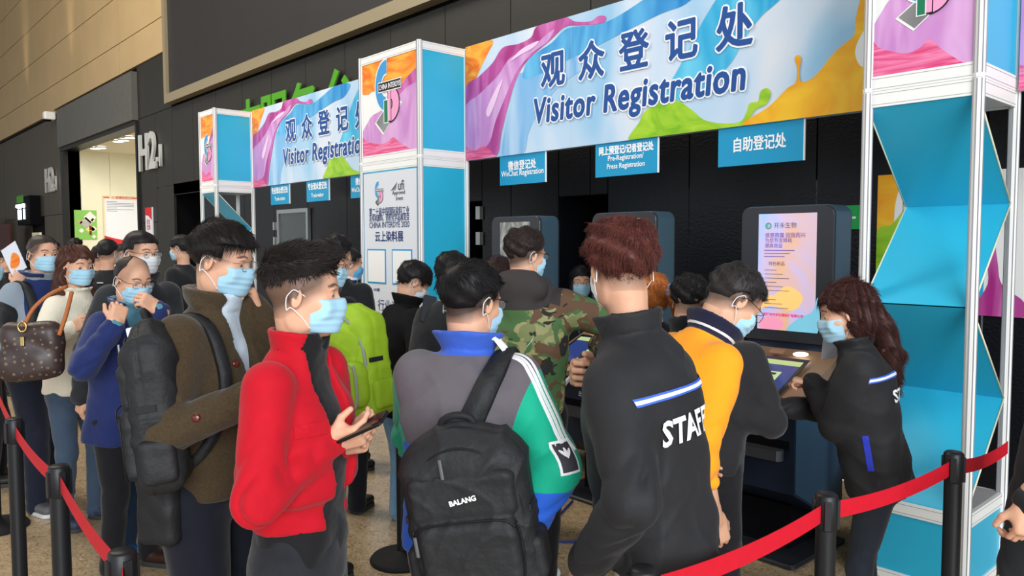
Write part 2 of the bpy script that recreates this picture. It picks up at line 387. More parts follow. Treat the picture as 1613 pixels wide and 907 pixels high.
# left of the booth: olive-dark cladding round the hall entrance
for x0, x1, z0, z1 in ((-9.6, -10.6, 0, 2.9), (-10.6, -11.7, 0, 2.2), (-9.6, -10.6, 2.9, 4.46), (-10.6, -11.7, 2.2, 4.46), (-9.6, -11.7, 4.46, 5.6)): piece(x1, x0, z0, z1, M_dark, 'dark_panel')
for i in range(14):
    x1 = -18.46-i*.62; x0 = x1-.62
    piece(x0, x1, 0 if i not in (4, 5, 6) else 2.6, 2.6, M_slat, 'slat_panel') if i not in (4, 5, 6) else None
    piece(x0, x1, 2.6, 5.42, M_slat, 'slat_panel')
MB().box(-60, -27.2, WY, WY+.05, 0, 5.42).build('slat_panel', M_slat, wall); MB().box(-22.9, -20.9, WY+.03, WY+.05, 0, 2.6).build('door_recess', M_void, wall)
piece(-18.46, -11.7, 4.44, 5.5, mat('grey_lintel', (88, 88, 84), .6, noise=.06, nscale=6, bump=.15, bscale=60), 'lintel_panel', y=WY-.12, th=.17)
MB().box(-18.46, -11.7, WY-.06, WY+.3, 4.34, 4.44).build('opening_trim', mat('black_trim', (26, 26, 28), .4), wall)
MB().box(-18.46, -18.1, WY-.06, WY+.35, 0, 4.36).build('opening_trim', MATS['black_trim'], wall); MB().box(-11.75, -11.66, WY-.06, WY+.35, 0, 4.36).build('opening_trim', MATS['black_trim'], wall)
# tan cladding above
tz = [5.52, 6.3, 7.36, 8.42, 9.6, 11.]
for a in range(len(tz)-1):
    for i in range(16): x1 = -9.6-i*3.2; piece(x1-3.2, x1, tz[a]+(.08 if a == 0 and i < 3 else 0), tz[a+1], M_tan, 'tan_panel', y=WY-.03, th=.08, g=.01)
# the entrance passage seen through the opening
e = empty('wall_left', (0, 0, 0), kind='structure')
for y0, y1 in ((WY+.05, 2.62), (2.62, 4.2), (4.2, 5.8), (5.8, 7.6)): MB().box(-18.2, -18.1, y0+.004, y1-.004, 0, 4.37).build('wall_panel', M_cream, e)
MB().box(-18.2, -8.2, 7.6, 7.7, 0, 4.37).build('wall_front', M_cream)['kind'] = 'structure'; MB().box(-11.62, -11.5, WY+.3, 7.6, 0, 4.37).build('wall_right', M_cream)['kind'] = 'structure'
ce = MB().box(-18.2, -11.5, WY+.06, 7.7, 4.37, 4.45).build('ceiling', mat('white_ceiling', (235, 232, 220), .7)); ce['kind'] = 'structure'
M_lamp = mat('lamp_glow', (255, 250, 240), emit=14.)
for i, (px, py) in enumerate(((150, 233), (159, 232), (186, 222), (195, 220), (205, 216))):
    d = CAM+(FW+RT*(px-806.5)/FPX-UP*(py-453.5)/FPX)*((4.35-CAM[2])/(FW+RT*(px-806.5)/FPX-UP*(py-453.5)/FPX)[2])
    t = empty('downlight', (d[0], d[1], 4.345), label=('leftmost glowing downlight in the white entrance ceiling', 'second glowing downlight from the left, touching the leftmost in the entrance ceiling', 'third glowing downlight, left end of the right-hand row in the entrance ceiling', 'fourth glowing downlight, middle of the right-hand row in the entrance ceiling', 'rightmost glowing downlight in the white entrance ceiling')[i], cat='lamp', group='downlights in the entrance ceiling')
    MB().lathe([(.001, -.004), (.12, -.004), (.12, 0)], seg=20).build('diffuser', M_lamp, t); MB().lathe([(.12, -.02), (.15, -.02), (.15, .02), (.12, .02)], seg=20).build('lamp_ring', M_white, t)
area('entrance_light', (-14.5, 4, 4.25), (-14.5, 4, 0), 4, 3, 150, (1, .96, .86))
# main hall ceiling far above, with dark slots
hc_ = empty('ceiling', (0, 0, 0), kind='structure')
for i in range(18): MB().box(-60+i*4.1, -60+i*4.1+3.9, -20, WY+.3, 11.6, 11.75).build('ceiling_panel', mat('ceiling_grey', (120, 108, 88), .6), hc_)
for i in range(10): MB().box(-60, 14, -2-i*1.2, -1.6-i*1.2, 11.45, 11.6).build('ceiling_beam', mat('ceiling_dark', (70, 64, 56), .6), hc_)
MB().box(-60.3, -60, -20, WY, 0, 12).build('wall_front', mat('far_grey', (120, 116, 104), .7))['kind'] = 'structure'
# ------------------------------------------------------------------ screen, lettering and boards on the wall
t = empty('video_wall', (-9.55, WY, 4.5), label='huge switched-off dark display framed in beige above the booth', cat='screen')
m = MB().box(0, 15, -.16, 0, 0, .17).box(0, .14, -.16, 0, .17, 5); m.build('screen_frame', M_beige, t)
MB().box(.14, 15, -.10, 0, .17, 5).build('display', mat('matte_display', (36, 33, 33), .55, noise=.05, nscale=3, spec=.35, bump=.3, bscale=120, stretch=(1, 1, .1)), t)
M_sil = mat('silver_letter', (196, 198, 194), .4, metal=.2); M_grn = mat('green_letter', (74, 150, 28), .5); M_grnd = M_grn
def sign_h(x, z, h, w, lab):
    t = empty('hall_sign', (x, WY-.05, z), label=lab, cat='sign')
    text('H2', h*1.30, M_sil, t, (0, 0, 0), off=.045*h, ext=.025, sx=w, name='hall_lettering'); text('-1', h*.72, M_sil, t, (1.0*h*w/.62, 0, .02), off=.04*h, ext=.025, sx=w*.8, name='hall_lettering')
sign_h(-11.56, 3.33, .83, .86, 'silver H2-1 lettering right of the entrance opening'); sign_h(-20.45, 3.3, .76, .9, 'distant silver H2-1 lettering left of the entrance opening')
for i, (ch, x, z, s) in enumerate((('志', -6.37, 3.22, .98), ('服', -5.45, 3.22, .98), ('务', -4.5, 3.22, .98), ('台', -3.45, 3.22, 1.0))):
    o = text(ch, s*1.05, M_grn, None, (x, WY-.06, z), off=.03, ext=.010, sx=.98, name='wall_character')
    tag(o, ('first green wall character, nearest the far column, half hidden by the fascia', 'second green wall character, with upright strokes', 'third green wall character, above the magenta splash', 'fourth and topmost green wall character, above the blue splash')[i], 'letter', 'green characters on the dark wall')
t = empty('security_camera', (-19.07, WY-.02, 5.30), label='small white security camera high at the corner of the entrance lintel', cat='camera'); MB().box(-.12, .12, -.30, 0, 0, .22, .04).build('camera_body', M_white, t); MB().lathe([(0, -.06), (.09, -.04), (.1, .02), (0, .03)], (0, -.2, 0), 14).build('camera_lens', M_void, t)
M_red = mat('print_red', (204, 44, 52), .6); M_pap = mat('print_paper', (222, 226, 236), .6); M_ink = mat('print_ink', (80, 84, 104), .7); M_gp = mat('print_green', (132, 190, 92), .6)
def onx(y, z, d=.0): return (-18.1+d, y, z)
t = empty('green_poster', (-18.09, 0, 0), label='green poster with tilted white photo squares in the entrance', cat='poster')
MB().box(-.0, .012, 1.655, 2.235, 1.87, 2.70).build('sheet', M_gp, t)
for y, z, s, c in ((2.06, 2.5, .17, (226, 226, 220)), (1.95, 2.34, .17, (176, 178, 172)), (2.13, 2.42, .06, (240, 240, 236)), (1.83, 2.12, .07, (232, 232, 224)), (2.06, 2.16, .13, (226, 212, 120)), (2.14, 2.17, .09, (235, 235, 230)), (2.15, 1.95, .06, (228, 230, 226)), (1.8, 2.36, .07, (210, 160, 140))):
    MB().prism([(y, z-s), (y+s, z), (y, z+s), (y-s, z)], .012, .018, 'x').build('photo_square', mat('print_%d_%d_%d' % c, c, .6, noise=.12, nscale=16), t)
for z in (2.2, 2.06): MB().box(.018, .024, 2.03, 2.09, z-.06, z+.06).build('print_mark', mat('print_brown', (110, 40, 34), .6), t)
t = empty('notice_board', (-18.09, 0, 0), label='large white notice board with red title band in the entrance', cat='board')
MB().box(0, .03, 2.41, 3.39, 1.70, 3.14).build('board_frame', mat('board_cream', (222, 208, 178), .5), t); MB().box(.03, .036, 2.46, 3.33, 1.74, 3.03).build('sheet', M_pap, t)
for a, b_ in ((2.42, 2.58), (3.22, 3.38)): MB().box(.03, .036, a, b_, 3.07, 3.1).build('title_bar', M_red, t)
text('○ 疫情防控公示', .085, M_red, t, (.034, 2.64, 3.055), rot=(pi/2, 0, pi/2), off=.002, name='board_lettering')
for i in range(7): MB().box(.036, .038, 2.5, 3.28-(.5 if i in (0, 4, 6) else .04), 2.96-i*.045, 2.972-i*.045).build('text_line', M_ink, t)
MB().add([(.04, 2.42, 1.7), (.04, 3.38, 1.7), (.04, 3.38, 1.78), (.04, 3.0, 1.84), (.04, 2.7, 1.9), (.04, 2.42, 1.98)], [(0, 1, 2, 3, 4, 5)]).build('red_wave', M_red, t)
t = empty('red_white_sign', (-11.3, WY-.03, 1.9), label='small red and white sign board on the dark wall by the entrance', cat='sign'); MB().box(0, .42, 0, .03, 0, .62).build('sign_panel', M_pap, t); MB().add([(0, -.003, .62), (0, -.003, .46), (.2, -.003, .44), (.42, -.003, .34), (.42, -.003, .62)], [(0, 1, 2, 3, 4)]).build('red_corner', M_red, t); text('安全\n告知', .12, M_red, t, (.08, -.004, .27), name='board_lettering')
t = empty('restroom_sign', (-23.3, WY-.3, 2.35), label='dark hanging restroom sign with two glowing white figures', cat='sign'); MB().box(0, 1.9, 0, .34, 0, .9).build('sign_box', M_void, t); MB().box(0, 1.0, -.01, .0, .72, .95).build('green_cap', M_grn, t)
gl = mat('figure_glow', (225, 235, 255), emit=2.2)
for x in (.3, .62, 1.15): MB().lathe([(0, .52), (.09, .58), (.07, .66), (0, .68)], (x, -.02, 0), 10).box(x-.1, x+.1, -.03, -.01, .18, .5).build('figure', gl, t)
t = empty('standing_poster_board', (-17.6, .6, 0), label='cream standing poster board with dark heading left of the entrance', cat='sign'); MB().box(-.45, .45, 0, .05, .3, 2.05).build('board_panel', mat('board_cream2', (206, 200, 176), .6), t)
text('国展导图', .2, M_ink, t, (-.38, -.01, 1.72), off=.006, name='board_lettering', sx=.9); MB().box(-.36, .36, -.01, 0, 1.62, 1.64).build('text_line', M_ink, t)
for i in range(5): MB().box(-.34+i*.14, -.25+i*.14, -.01, 0, 1.2, 1.35+.08*(i % 3)).build('skyline_block', mat('print_greygreen', (140, 156, 128), .7), t)
MB().box(-.42, -.36, .05, .4, 0, 1.2).box(.36, .42, .05, .4, 0, 1.2).build('stand', M_white, t)
t = empty('red_board', (-27.3, .9, 0), label='plain red board at the far left edge of the hall', cat='sign'); MB().box(-.9, 1.1, 0, .06, .4, 2.65).build('board_panel', M_red, t); MB().box(-.85, -.8, .06, .4, 0, 1.2).box(1.0, 1.05, .06, .4, 0, 1.2).build('stand', M_void, t)
t = empty('red_board', (-22.9, .9, 0), label='dim maroon board beneath the restroom sign', cat='sign'); MB().box(-1.75, -.1, 0, .06, .0, 2.4).build('board_panel', mat('maroon', (74, 34, 34), .6), t)
# right end: emergency sign and posters behind the near column
t = empty('exit_sign', (4.03, WY-.03, 1.83), label='green emergency exit sign on the black wall behind the largest kiosk', cat='sign'); MB().box(0, .17, 0, .03, 0, .17).build('sign_panel', mat('exit_green', (20, 130, 62), .4, emit=.25), t); MB().box(.12, .145, -.003, 0, .075, .09).build('arrow', M_white, t)
# slim uplights washing the tan cladding
for px in (40, 108):
    g = CAM+(FW+RT*(px-806.5)/FPX)*((WY-.3-CAM[1])/(FW+RT*(px-806.5)/FPX)[1]); d = bpy.data.lights.new('wall_washer', 'SPOT'); d.energy = 420; d.spot_size = radians(26); d.spot_blend = 1.; d.color = (1, .88, .66); d.shadow_soft_size = .2
    o = bpy.data.objects.new('wall_washer', d); COL.objects.link(o); o.location = (g[0], WY-.55, 5.6); o.rotation_euler = (Vector((g[0], WY+.1, 11))-o.location).to_track_quat('-Z', 'Y').to_euler()
# ------------------------------------------------------------------ printed artwork
def pr(name, c1, c2, sc=3., st=(1, 1, 1), rot=0., rough=.3, dist=2.5, c3=None, emit=0.):
    """glossy print whose tone runs in soft streaks"""
    N = NT(name); b = N.b; mp = N.n('ShaderNodeMapping', i={2: (0, rot, 0), 3: st}); N.l(N.coord(), mp.inputs[0])
    t = N.n('ShaderNodeTexNoise', i={2: sc, 3: 2., 8: dist}); N.l(mp.outputs[0], t.inputs[0]); r = N.n('ShaderNodeValToRGB'); N.l(t.outputs[0], r.inputs[0])
    e = r.color_ramp.elements; e[0].position = .32; e[0].color = S(c1); e[1].position = .68; e[1].color = S(c2)
    if c3: q = e.new(.5); q.color = S(c3)
    N.l(r.outputs[0], b.inputs['Base Color']); b.inputs['Roughness'].default_value = rough; b.inputs['Specular IOR Level'].default_value = .3
    if emit: N.l(r.outputs[0], b.inputs['Emission Color']); b.inputs['Emission Strength'].default_value = emit
    MATS[name] = N.m; return N.m
A_base = pr('art_base', (226, 228, 234), (150, 196, 228), .55, (1, 1, .5), .8, c3=(200, 218, 236))
A_or = pr('art_orange', (238, 110, 20), (250, 178, 60), 2.2, (1, 1, 3), .5); A_mag = pr('art_magenta', (166, 46, 128), (214, 120, 190), 2.5, (1, 1, .3), -.7)
A_mal = pr('art_lilac', (196, 130, 196), (224, 176, 222), 3.4, (1, 1, .25), -.7); A_pk = pr('art_pink', (214, 40, 110), (246, 150, 190), 3.5, (.4, 1, 6), .1)
A_bl = pr('art_blue', (22, 128, 200), (112, 196, 236), 1.6, (1, 1, .3), .9); A_cy = pr('art_cyan', (20, 160, 212), (108, 206, 236), 1.8, (1, 1, .3), .7)
A_st = pr('art_streak', (96, 168, 222), (190, 216, 238), 2.2, (1, 1, .2), .7); A_gr = pr('art_green', (120, 182, 10), (176, 214, 50), 2.2, (1, 1, 2), .2)
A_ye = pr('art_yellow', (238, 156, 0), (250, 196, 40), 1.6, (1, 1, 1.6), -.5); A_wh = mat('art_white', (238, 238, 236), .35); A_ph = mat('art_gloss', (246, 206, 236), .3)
M_navy = mat('letter_navy', (28, 78, 150), .4); M_wl = mat('letter_white', (248, 248, 250), .4); M_navy2 = mat('letter_darknavy', (36, 52, 110), .5); M_kk = mat('letter_black', (26, 26, 30), .5)
ART = dict(
 orange=[(-.02, 1.03), (.373, 1.024), (.327, .932), (.237, .835), (.128, .704), (.016, .651), (-.02, .645)],
 streak=[(.681, .663), (.996, .677), (1.346, .73), (1.484, .617), (1.233, .516), (.996, .362), (.84, .168), (.776, .0), (.512, .0), (.547, .243), (.614, .455)],
 blue1=[(.778, .627), (.841, .776), (1.116, .863), (1.289, .941), (1.616, .905), (1.845, .934), (2.199, 1.03), (2.459, 1.03), (2.563, .985), (2.419, .881), (2.2, .858), (1.87, .797), (1.564, .74), (1.29, .689), (.996, .635)],
 blue2=[(1.925, .007), (2.045, .135), (2.206, .28), (2.338, .422), (2.464, .593), (2.566, .746), (2.725, .92), (2.895, 1.03), (3.3, 1.03), (3.23, .86), (3.12, .75), (2.991, .673), (2.882, .565), (2.789, .433), (2.673, .334), (2.573, .246), (2.469, .226), (2.296, .195), (2.068, .114)],
 magenta=[(-.02, .622), (.201, .739), (.379, .823), (.516, .931), (.714, .927), (.873, .951), (.95, 1.03), (1.232, 1.048), (1.373, .978), (1.536, .945), (1.616, .967), (1.688, .951), (1.681, .911), (1.576, .913), (1.401, .941), (1.261, .957), (1.086, .879), (.904, .808), (.778, .734), (.681, .62), (.581, .415), (.496, .204), (.409, -.001), (-.02, -.001)],
 lilac=[(-.02, .47), (.2, .579), (.447, .7), (.616, .826), (.873, .866), (1.056, .937), (1.145, .96), (1.066, .879), (.873, .813), (.70, .70), (.585, .554), (.425, .321), (.304, .11), (-.02, .07)],
 pink=[(-.02, .129), (.123, .08), (.268, .113), (.381, .035), (.402, -.001), (-.02, -.001)],
 green=[(1.925, .001), (2.021, .119), (2.068, .188), (2.206, .243), (2.34, .24), (2.47, .156), (2.575, .073), (2.717, .033), (2.853, .028), (2.9, .085), (2.918, .132), (2.945, .142), (2.982, .143), (2.999, .203), (3.044, .216), (3.068, .177), (3.037, .117), (2.965, .093), (2.928, .049), (2.892, .003), (2.718, -.003), (2.209, -.003)],
 yellow=[(2.873, .005), (3.055, .098), (3.177, .193), (3.236, .224), (3.243, .309), (3.225, .367), (3.245, .387), (3.267, .36), (3.257, .276), (3.278, .218), (3.361, .244), (3.47, .355), (3.547, .408), (3.592, .444), (3.604, .559), (3.662, .72), (3.80, .80), (3.95, .78), (3.95, .0), (3.266, .001)],
 hole=[(3.60, .35), (3.66, .46), (3.74, .42), (3.72, .28), (3.64, .25)])
ARTM = dict(orange=A_or, streak=A_st, blue1=A_bl, blue2=A_cy, magenta=A_mag, lilac=A_mal, pink=A_pk, green=A_gr, yellow=A_ye, hole=A_wh)
def shape(pts, W, H, y, m, par, name='printed_splash', off=0., n=5, sm=True):
    P = spline(pts, len(pts)*n, True) if sm else pts
    P = [(min(max(a, 0), W), min(max(b, 0), H)) for a, b in P]
    return MB().add([(a+off, y, b) for a, b in P], [tuple(range(len(P)))[::-1]]).build(name, m, par)
def fascia(x0, x1, label, txt=True):
    W = x1-x0; H = 1.03; t = empty('fascia_banner', (x0, .50, 2.497), label=label, cat='banner', group='Visitor Registration fascia banners')
    MB().box(0, W, 0, .035, 0, H).build('banner_panel', A_base, t)
    y = -.0012
    for k in ('orange', 'streak', 'blue1', 'blue2', 'magenta', 'lilac', 'pink', 'green', 'yellow', 'hole'):
        if min(p[0] for p in ART[k]) < W: shape(ART[k], W, H, y, ARTM[k], t); y -= .0007
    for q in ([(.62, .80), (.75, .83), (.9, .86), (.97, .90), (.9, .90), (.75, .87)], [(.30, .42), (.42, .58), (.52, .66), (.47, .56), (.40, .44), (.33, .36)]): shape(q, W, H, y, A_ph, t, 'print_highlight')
    if txt:
        for i, ch in enumerate('观众登记处'):
            cx = 1.13+i*.417
            for r_, m, yy in ((.021, M_wl, y-.001), (.0085, M_navy, y-.003)): btext(ch, .30, m, t, (cx-.135, yy, .535), r_, sx=.93, name='banner_character')
        for r_, m, yy in ((.020, M_wl, y-.001), (.0085, M_navy, y-.003)): btext('Visitor Registration', .285, m, t, (.905, yy, .235), r_, sx=.80, shear=.1, sp=1.09)
    for sx in (W/2-.6, ): MB().box(sx, sx+.0015, y-.0006, y, 0, H).build('banner_seam', mat('seam', (190, 196, 200), .5), t)
    return t
def logo(t, x, z, s, y):
    """round blue C, pale D, green i, black lozenge and black title bar"""
    Z = lambda a, b: (x+a*s, z+b*s)
    def poly(pts, m, yy, nm='logo_piece'): MB().add([(Z(a, b)[0], yy, Z(a, b)[1]) for a, b in pts], [tuple(range(len(pts)))[::-1]]).build(nm, m, t)
    lz = [(0, .18), (.3, -.08), (.98, .48), (.66, .66)]
    g = lambda k: [(.49+(a-.49)*k, .30+(b-.30)*k) for a, b in lz]
    poly(g(1.12), A_wh, y); poly(g(1.), pr('logo_loz', (30, 30, 32), (220, 220, 220), .9, (1, 1, 1), .4, dist=0) if 'logo_loz' not in MATS else MATS['logo_loz'], y-.001)
    def arc(cx, cz, r0, r1, a0, a1, m, yy, sz=1.2): 
        A = [(cx+r1*cos(radians(a)), cz+r1*sz*sin(radians(a))) for a in range(a0, a1+1, 12)]; B = [(cx+r0*cos(radians(a)), cz+r0*sz*sin(radians(a))) for a in range(a0, a1+1, 12)]
        MB().add([(Z(*q)[0], yy, Z(*q)[1]) for q in A+B], [(i, len(A)+i, len(A)+i+1, i+1) for i in range(len(A)-1)]).build('logo_piece', m, t)
    lb = mat('logo_blue', (62, 152, 214), .4); lp = mat('logo_pink', (238, 158, 200), .4); lg_ = mat('logo_green', (28, 120, 84), .4)
    arc(.42, .95, .17, .46, 84, 276, A_wh, y-.0015, 1.28); arc(.42, .95, .2, .43, 86, 274, lb, y-.002, 1.28)
    arc(.55, .52, .11, .40, -90, 90, M_kk, y-.0025, 1.02); arc(.55, .52, .13, .37, -88, 88, lp, y-.003, 1.02)
    for w_, m, yy in ((.02, M_kk, y-.003), (0, lp, y-.0035)): poly([(.50-w_, .16-w_), (.60+w_, .16-w_), (.60+w_, .88+w_), (.50-w_, .88+w_)], m, yy)
    for w_, m, yy in ((.02, A_wh, y-.0035), (0, lg_, y-.004)): poly([(.34-w_, .14-w_), (.48+w_, .14-w_), (.48+w_, .62+w_), (.34-w_, .62+w_)], m, yy)
    for w_, m, yy in ((.02, A_wh, y-.0045), (0, M_kk, y-.005)): poly([(.12-w_, .83-w_), (1.0+w_, .83-w_), (1.0+w_, 1.02+w_), (.12-w_, 1.02+w_)], m, yy)
    text('CHINA INTERDYE', .16*s, M_wl, t, (Z(.15, 0)[0], y-.006, Z(0, .87)[1]), off=.002*s, ext=.0004, sx=.66, name='logo_lettering')
# ------------------------------------------------------------------ booth columns in aluminium posts and rails
M_cyan = mat('cyan_panel', (46, 178, 214), .3, spec=.45); M_cyd = M_cyan
def post(t, x, y, z0, z1, r=.026):
    p = [((r*(1.0 if k % 2 else .93))*cos(2*pi*(k+.5)/16), (r*(1.0 if k % 2 else .93))*sin(2*pi*(k+.5)/16)) for k in range(16)]
    o = MB().prism([(a+x, b+y) for a, b in p], z0, z1).build('post', M_white, t)
    g = MB()
    for k in range(8): a = 2*pi*k/8+.0; g.box(x+cos(a)*r*.97-.0024, x+cos(a)*r*.97+.0024, y+sin(a)*r*.97-.0024, y+sin(a)*r*.97+.0024, z0+.02, z1-.004)
    g.build('groove', M_groove, o)['kind'] = 'stuff'
def rail(t, x0, y0, x1, y1, z0, z1):
    h = .011
    if abs(x1-x0) > abs(y1-y0): m = MB().box(x0+.02, x1-.02, y0-h, y0+h, z0, z1); g = MB().box(x0+.02, x1-.02, y0-h-.0015, y0-h, z0+.012, z0+.0138).box(x0+.02, x1-.02, y0-h-.0015, y0-h, z1-.0138, z1-.012)
    else: m = MB().box(x0-h, x0+h, y0+.02, y1-.02, z0, z1); g = MB().box(x0+h, x0+h+.0015, y0+.02, y1-.02, z0+.012, z0+.0138).box(x0+h, x0+h+.0015, y0+.02, y1-.02, z1-.0138, z1-.012)
    o = m.build('rail', M_white, t); g.build('groove', M_groove, o)['kind'] = 'stuff'
def column(x0, w, d, label, low, levels, art=True):
    t = empty('booth_column', (x0, 0, 0), label=label, cat='column', group='white framed booth columns')
    for x in (0, w):
        for y in (0, d): post(t, x, y, 0, 2.4985); post(t, x, y, 2.5, 3.515)
    for z0, z1 in [(2.42, 2.4985), (2.5, 2.575), (3.44, 3.513)]+levels:
        for y in (0, d): rail(t, 0, y, w, y, z0, z1)
        for x in (0, w): rail(t, x, 0, x, d, z0, z1)
    def pan(z0, z1, m, nm='column_panel', faces='FBLR'):
        if 'F' in faces: MB().box(.022, w-.022, -.004, .004, z0, z1).build(nm, m, t)
        if 'B' in faces: MB().box(.022, w-.022, d-.004, d+.004, z0, z1).build(nm, M_cyan, t)
        if 'L' in faces: MB().box(-.004, .004, .022, d-.022, z0, z1).build(nm, M_cyan, t)
        if 'R' in faces: MB().box(w-.004, w+.004, .022, d-.022, z0, z1).build(nm, M_cyan, t)
    pan(2.575, 3.44, A_wh)
    MB().box(.01, w-.01, .01, d-.01, 3.49, 3.50).build('column_top', A_wh, t); MB().box(.01, w-.01, .01, d-.01, 2.43, 2.44).build('column_soffit', A_wh, t)
    # head artwork
    k = w/.962; sc = lambda pts: [(max(.022, min(a*k, w-.022)), min(b+.0, .94)) for a, b in pts]
    y = -.0052; o = empty('head_print', (0, 0, 2.5), parent=t)
    shp = lambda pts, m, yy, nm: MB().add([(a, yy, b) for a, b in [(min(max(p[0], .022), w-.022), min(max(p[1], .076), .94)) for p in spline([(q[0]*k, q[1]) for q in pts], len(pts)*5, True)]], [tuple(range(len(pts)*5))[::-1]]).build(nm, m, o)
    shp([(.0, .98), (.98, .98), (.98, .84), (.917, .787), (.841, .718), (.72, .676), (.495, .661), (.392, .64), (.206, .674), (.124, .656), (.0, .705)], A_or, y, 'printed_splash')
    shp([(.0, .28), (.118, .395), (.201, .45), (.362, .481), (.493, .535), (.645, .597), (1.0, .75), (1.0, .0), (.4, .05), (.0, .10)], A_mal, y-.0007, 'printed_splash')
    shp([(.40, .49), (.52, .55), (.645, .64), (.8, .73), (1.0, .80), (1.0, .68), (.8, .64), (.6, .56)], A_mag, y-.0014, 'printed_splash')
    shp([(.0, .258), (.113, .212), (.329, .167), (.46, .179), (.55, .212), (.661, .153), (.83, .079), (.917, .05), (.4, .02), (.0, .03)], A_pk, y-.002, 'printed_splash')
    logo(o, .27*k, .30, .42*(k*.5+.5) if w > .8 else .26, y-.003)
    return t, pan
# centre column with the white board
t, pan = column(0, .962, .52, 'tall wide centre column with blue side and white board front', 'board', [(0, .075)])
pan(.075, 2.42, M_cyan)
bd = mat('board_grey', (216, 220, 226), .45); MB().box(.04, .922, -.012, -.005, .075, 2.405).build('white_board', bd, t)
cb = mat('blue_edge', (44, 150, 198), .4); MB().box(.026, .04, -.012, -.005, .075, 2.42).box(.922, .936, -.012, -.005, .075, 2.42).build('board_edging', cb, t)
o = empty('board_print', (0, -.012, 0), parent=t); logo(o, .24, 2.10, .15, -.001)
text('ufi', .125, M_kk, o, (.625, -.002, 2.225), off=.001, ext=.0004, sx=.9, name='board_lettering'); text('Approved\n    Event', .052, M_kk, o, (.535, -.002, 2.185), ext=.0004, name='board_lettering')
for i in range(5): MB().tube([(.515+i*.018, -.002, 2.225), (.555+i*.014, -.002, 2.25+i*.012)], .002, 4).build('board_mark', M_kk, o)
for s_, sz, x, z, wd, m in (('第二十届中国国际染料工业', .082, .135, 2.0, .67, M_navy2), ('及有机颜料、纺织化学品展览会', .07, .135, 1.945, .67, M_navy2), ('CHINA INTERDYE 2020', .078, .135, 1.885, .67, M_navy2), ('云上染料展', .105, .235, 1.755, .47, M_navy2), ('H5端', .035, .2, 1.28, .1, M_navy2), ('行业直播', .115, .27, 1.10, .46, M_navy2)):
    v, f = text_xy(s_, sz, width=wd); h_ = v[:, 1].max()-v[:, 1].min(); v, f = fat(v, f, .0008 if s_[0] != '云' else .0022, 6)
    MB().add([(a+x+wd/2, -.002-e_, b+z+h_/2) for a, b, e_ in v], f).build('board_lettering', m, o)
for x0, x1 in ((.093, .416), (.522, .844)):
    m = MB().box(x0, x1, -.004, 0, 1.355, 1.685); m.build('blue_square', cb, o); MB().box(x0+.015, x1-.015, -.006, -.004, 1.37, 1.67).build('white_square', A_wh, o)
for a0, a1, cx in ((95, 165, .26), (20, 80, .20)):
    MB().ribbon([(cx+.16*cos(radians(a)), -.003, .06+.16*sin(radians(a))) for a in range(a0, a1, 8)], [(cx+.11*cos(radians(a)), -.003, .06+.11*sin(radians(a))) for a in range(a0, a1, 8)]).build('blue_swirl', cb, o)
# near and far columns with a folded blue ribbon wall inside
def folded(t, w, d, zs):
    for i in range(len(zs)-1):
        (za, ya), (zb, yb) = zs[i], zs[i+1]; th = .006
        MB().add([(0, ya, za), (w, ya, za), (w, yb, zb), (0, yb, zb), (0, ya, za-th), (w, ya, za-th), (w, yb, zb-th), (0, yb, zb-th)], [(0, 1, 2, 3), (7, 6, 5, 4), (0, 4, 5, 1), (1, 5, 6, 2), (2, 6, 7, 3), (3, 7, 4, 0)]).build('folded_panel', M_cyan, t)
        MB().tube([(w+.001, ya, za-th/2), (w+.001, yb, zb-th/2)], .005, 5).tube([(-.001, ya, za-th/2), (-.001, yb, zb-th/2)], .005, 5).build('panel_edge', mat('pale_edge', (220, 224, 200), .5), t)
for x0, w, d, lab in ((4.885, .5095, .54, 'near column at the right with a folded blue panel wall inside'), (-4.133, .5, .5, 'far narrow column beside the dark doorway, folded blue panel inside')):
    t, pan = column(x0, w, d, lab, 'fold', [(0, .06), (.36, .43)]); pan(.06, .36, M_cyan)
    MB().box(.01, w-.01, .01, d-.01, .42, .43).build('shelf', mat('grey_shelf', (176, 170, 172), .5), t)
    folded(t, w, d, [(2.425, -.0), (1.935, d-.02), (1.43, .0), (.93, d-.02), (.435, .0)])
fascia(.962+.026, 4.885-.026, 'Visitor Registration banner between the centre and the near column')
fascia(-3.633+.026, -.026, 'smaller looking Visitor Registration banner left of the centre column')
t3 = fascia(5.3945+.026, 9.3, 'end of the banner right of the near column, only its magenta edge in view', True); del t3['group']
t = column(9.33, .5, .5, 'x', 'fold', [(0, .06)])[0]
t['label'] = 'last booth column beyond the right edge of the picture'; del t['group']
# truss behind the banners that the hanging boards clip to
for x0, x1 in ((-3.63, 0), (.962, 4.885)): tag(MB().box(x0+.03, x1-.03, .545, .575, 2.50, 2.56).build('banner_rail', M_white), 'white aluminium rail behind the lower edge of the %s banner' % ('left' if x0 < 0 else 'main'), 'rail')
M_sb = mat('sign_blue', (24, 150, 196), .4)
def hang(x, w, lines, label):
    t = empty('hanging_sign', (x, .515, 2.243), label=label, cat='sign', group='blue hanging signs under the banners'); MB().box(0, w, 0, .012, 0, .255, ).build('sign_panel', M_sb, t); MB().box(w-.004, w+.002, -.001, .013, 0, .255).build('sign_edge', M_wl, t)
    for s_, sz, z, wd in lines:
        v, f = text_xy(s_, sz, width=wd); h_ = v[:, 1].max()-v[:, 1].min(); v, f = fat(v, f, .0022 if ord(s_[0]) > 999 else .0010, 6); MB().add([(a+w/2, -.002-e_, b+z+h_/2) for a, b, e_ in v], f).build('sign_lettering', M_wl, t)
hang(1.441, .573, [('微信登记处', .085, .125, .35), ('WeChat Registration', .07, .06, .53)], 'WeChat Registration sign, leftmost under the main banner')
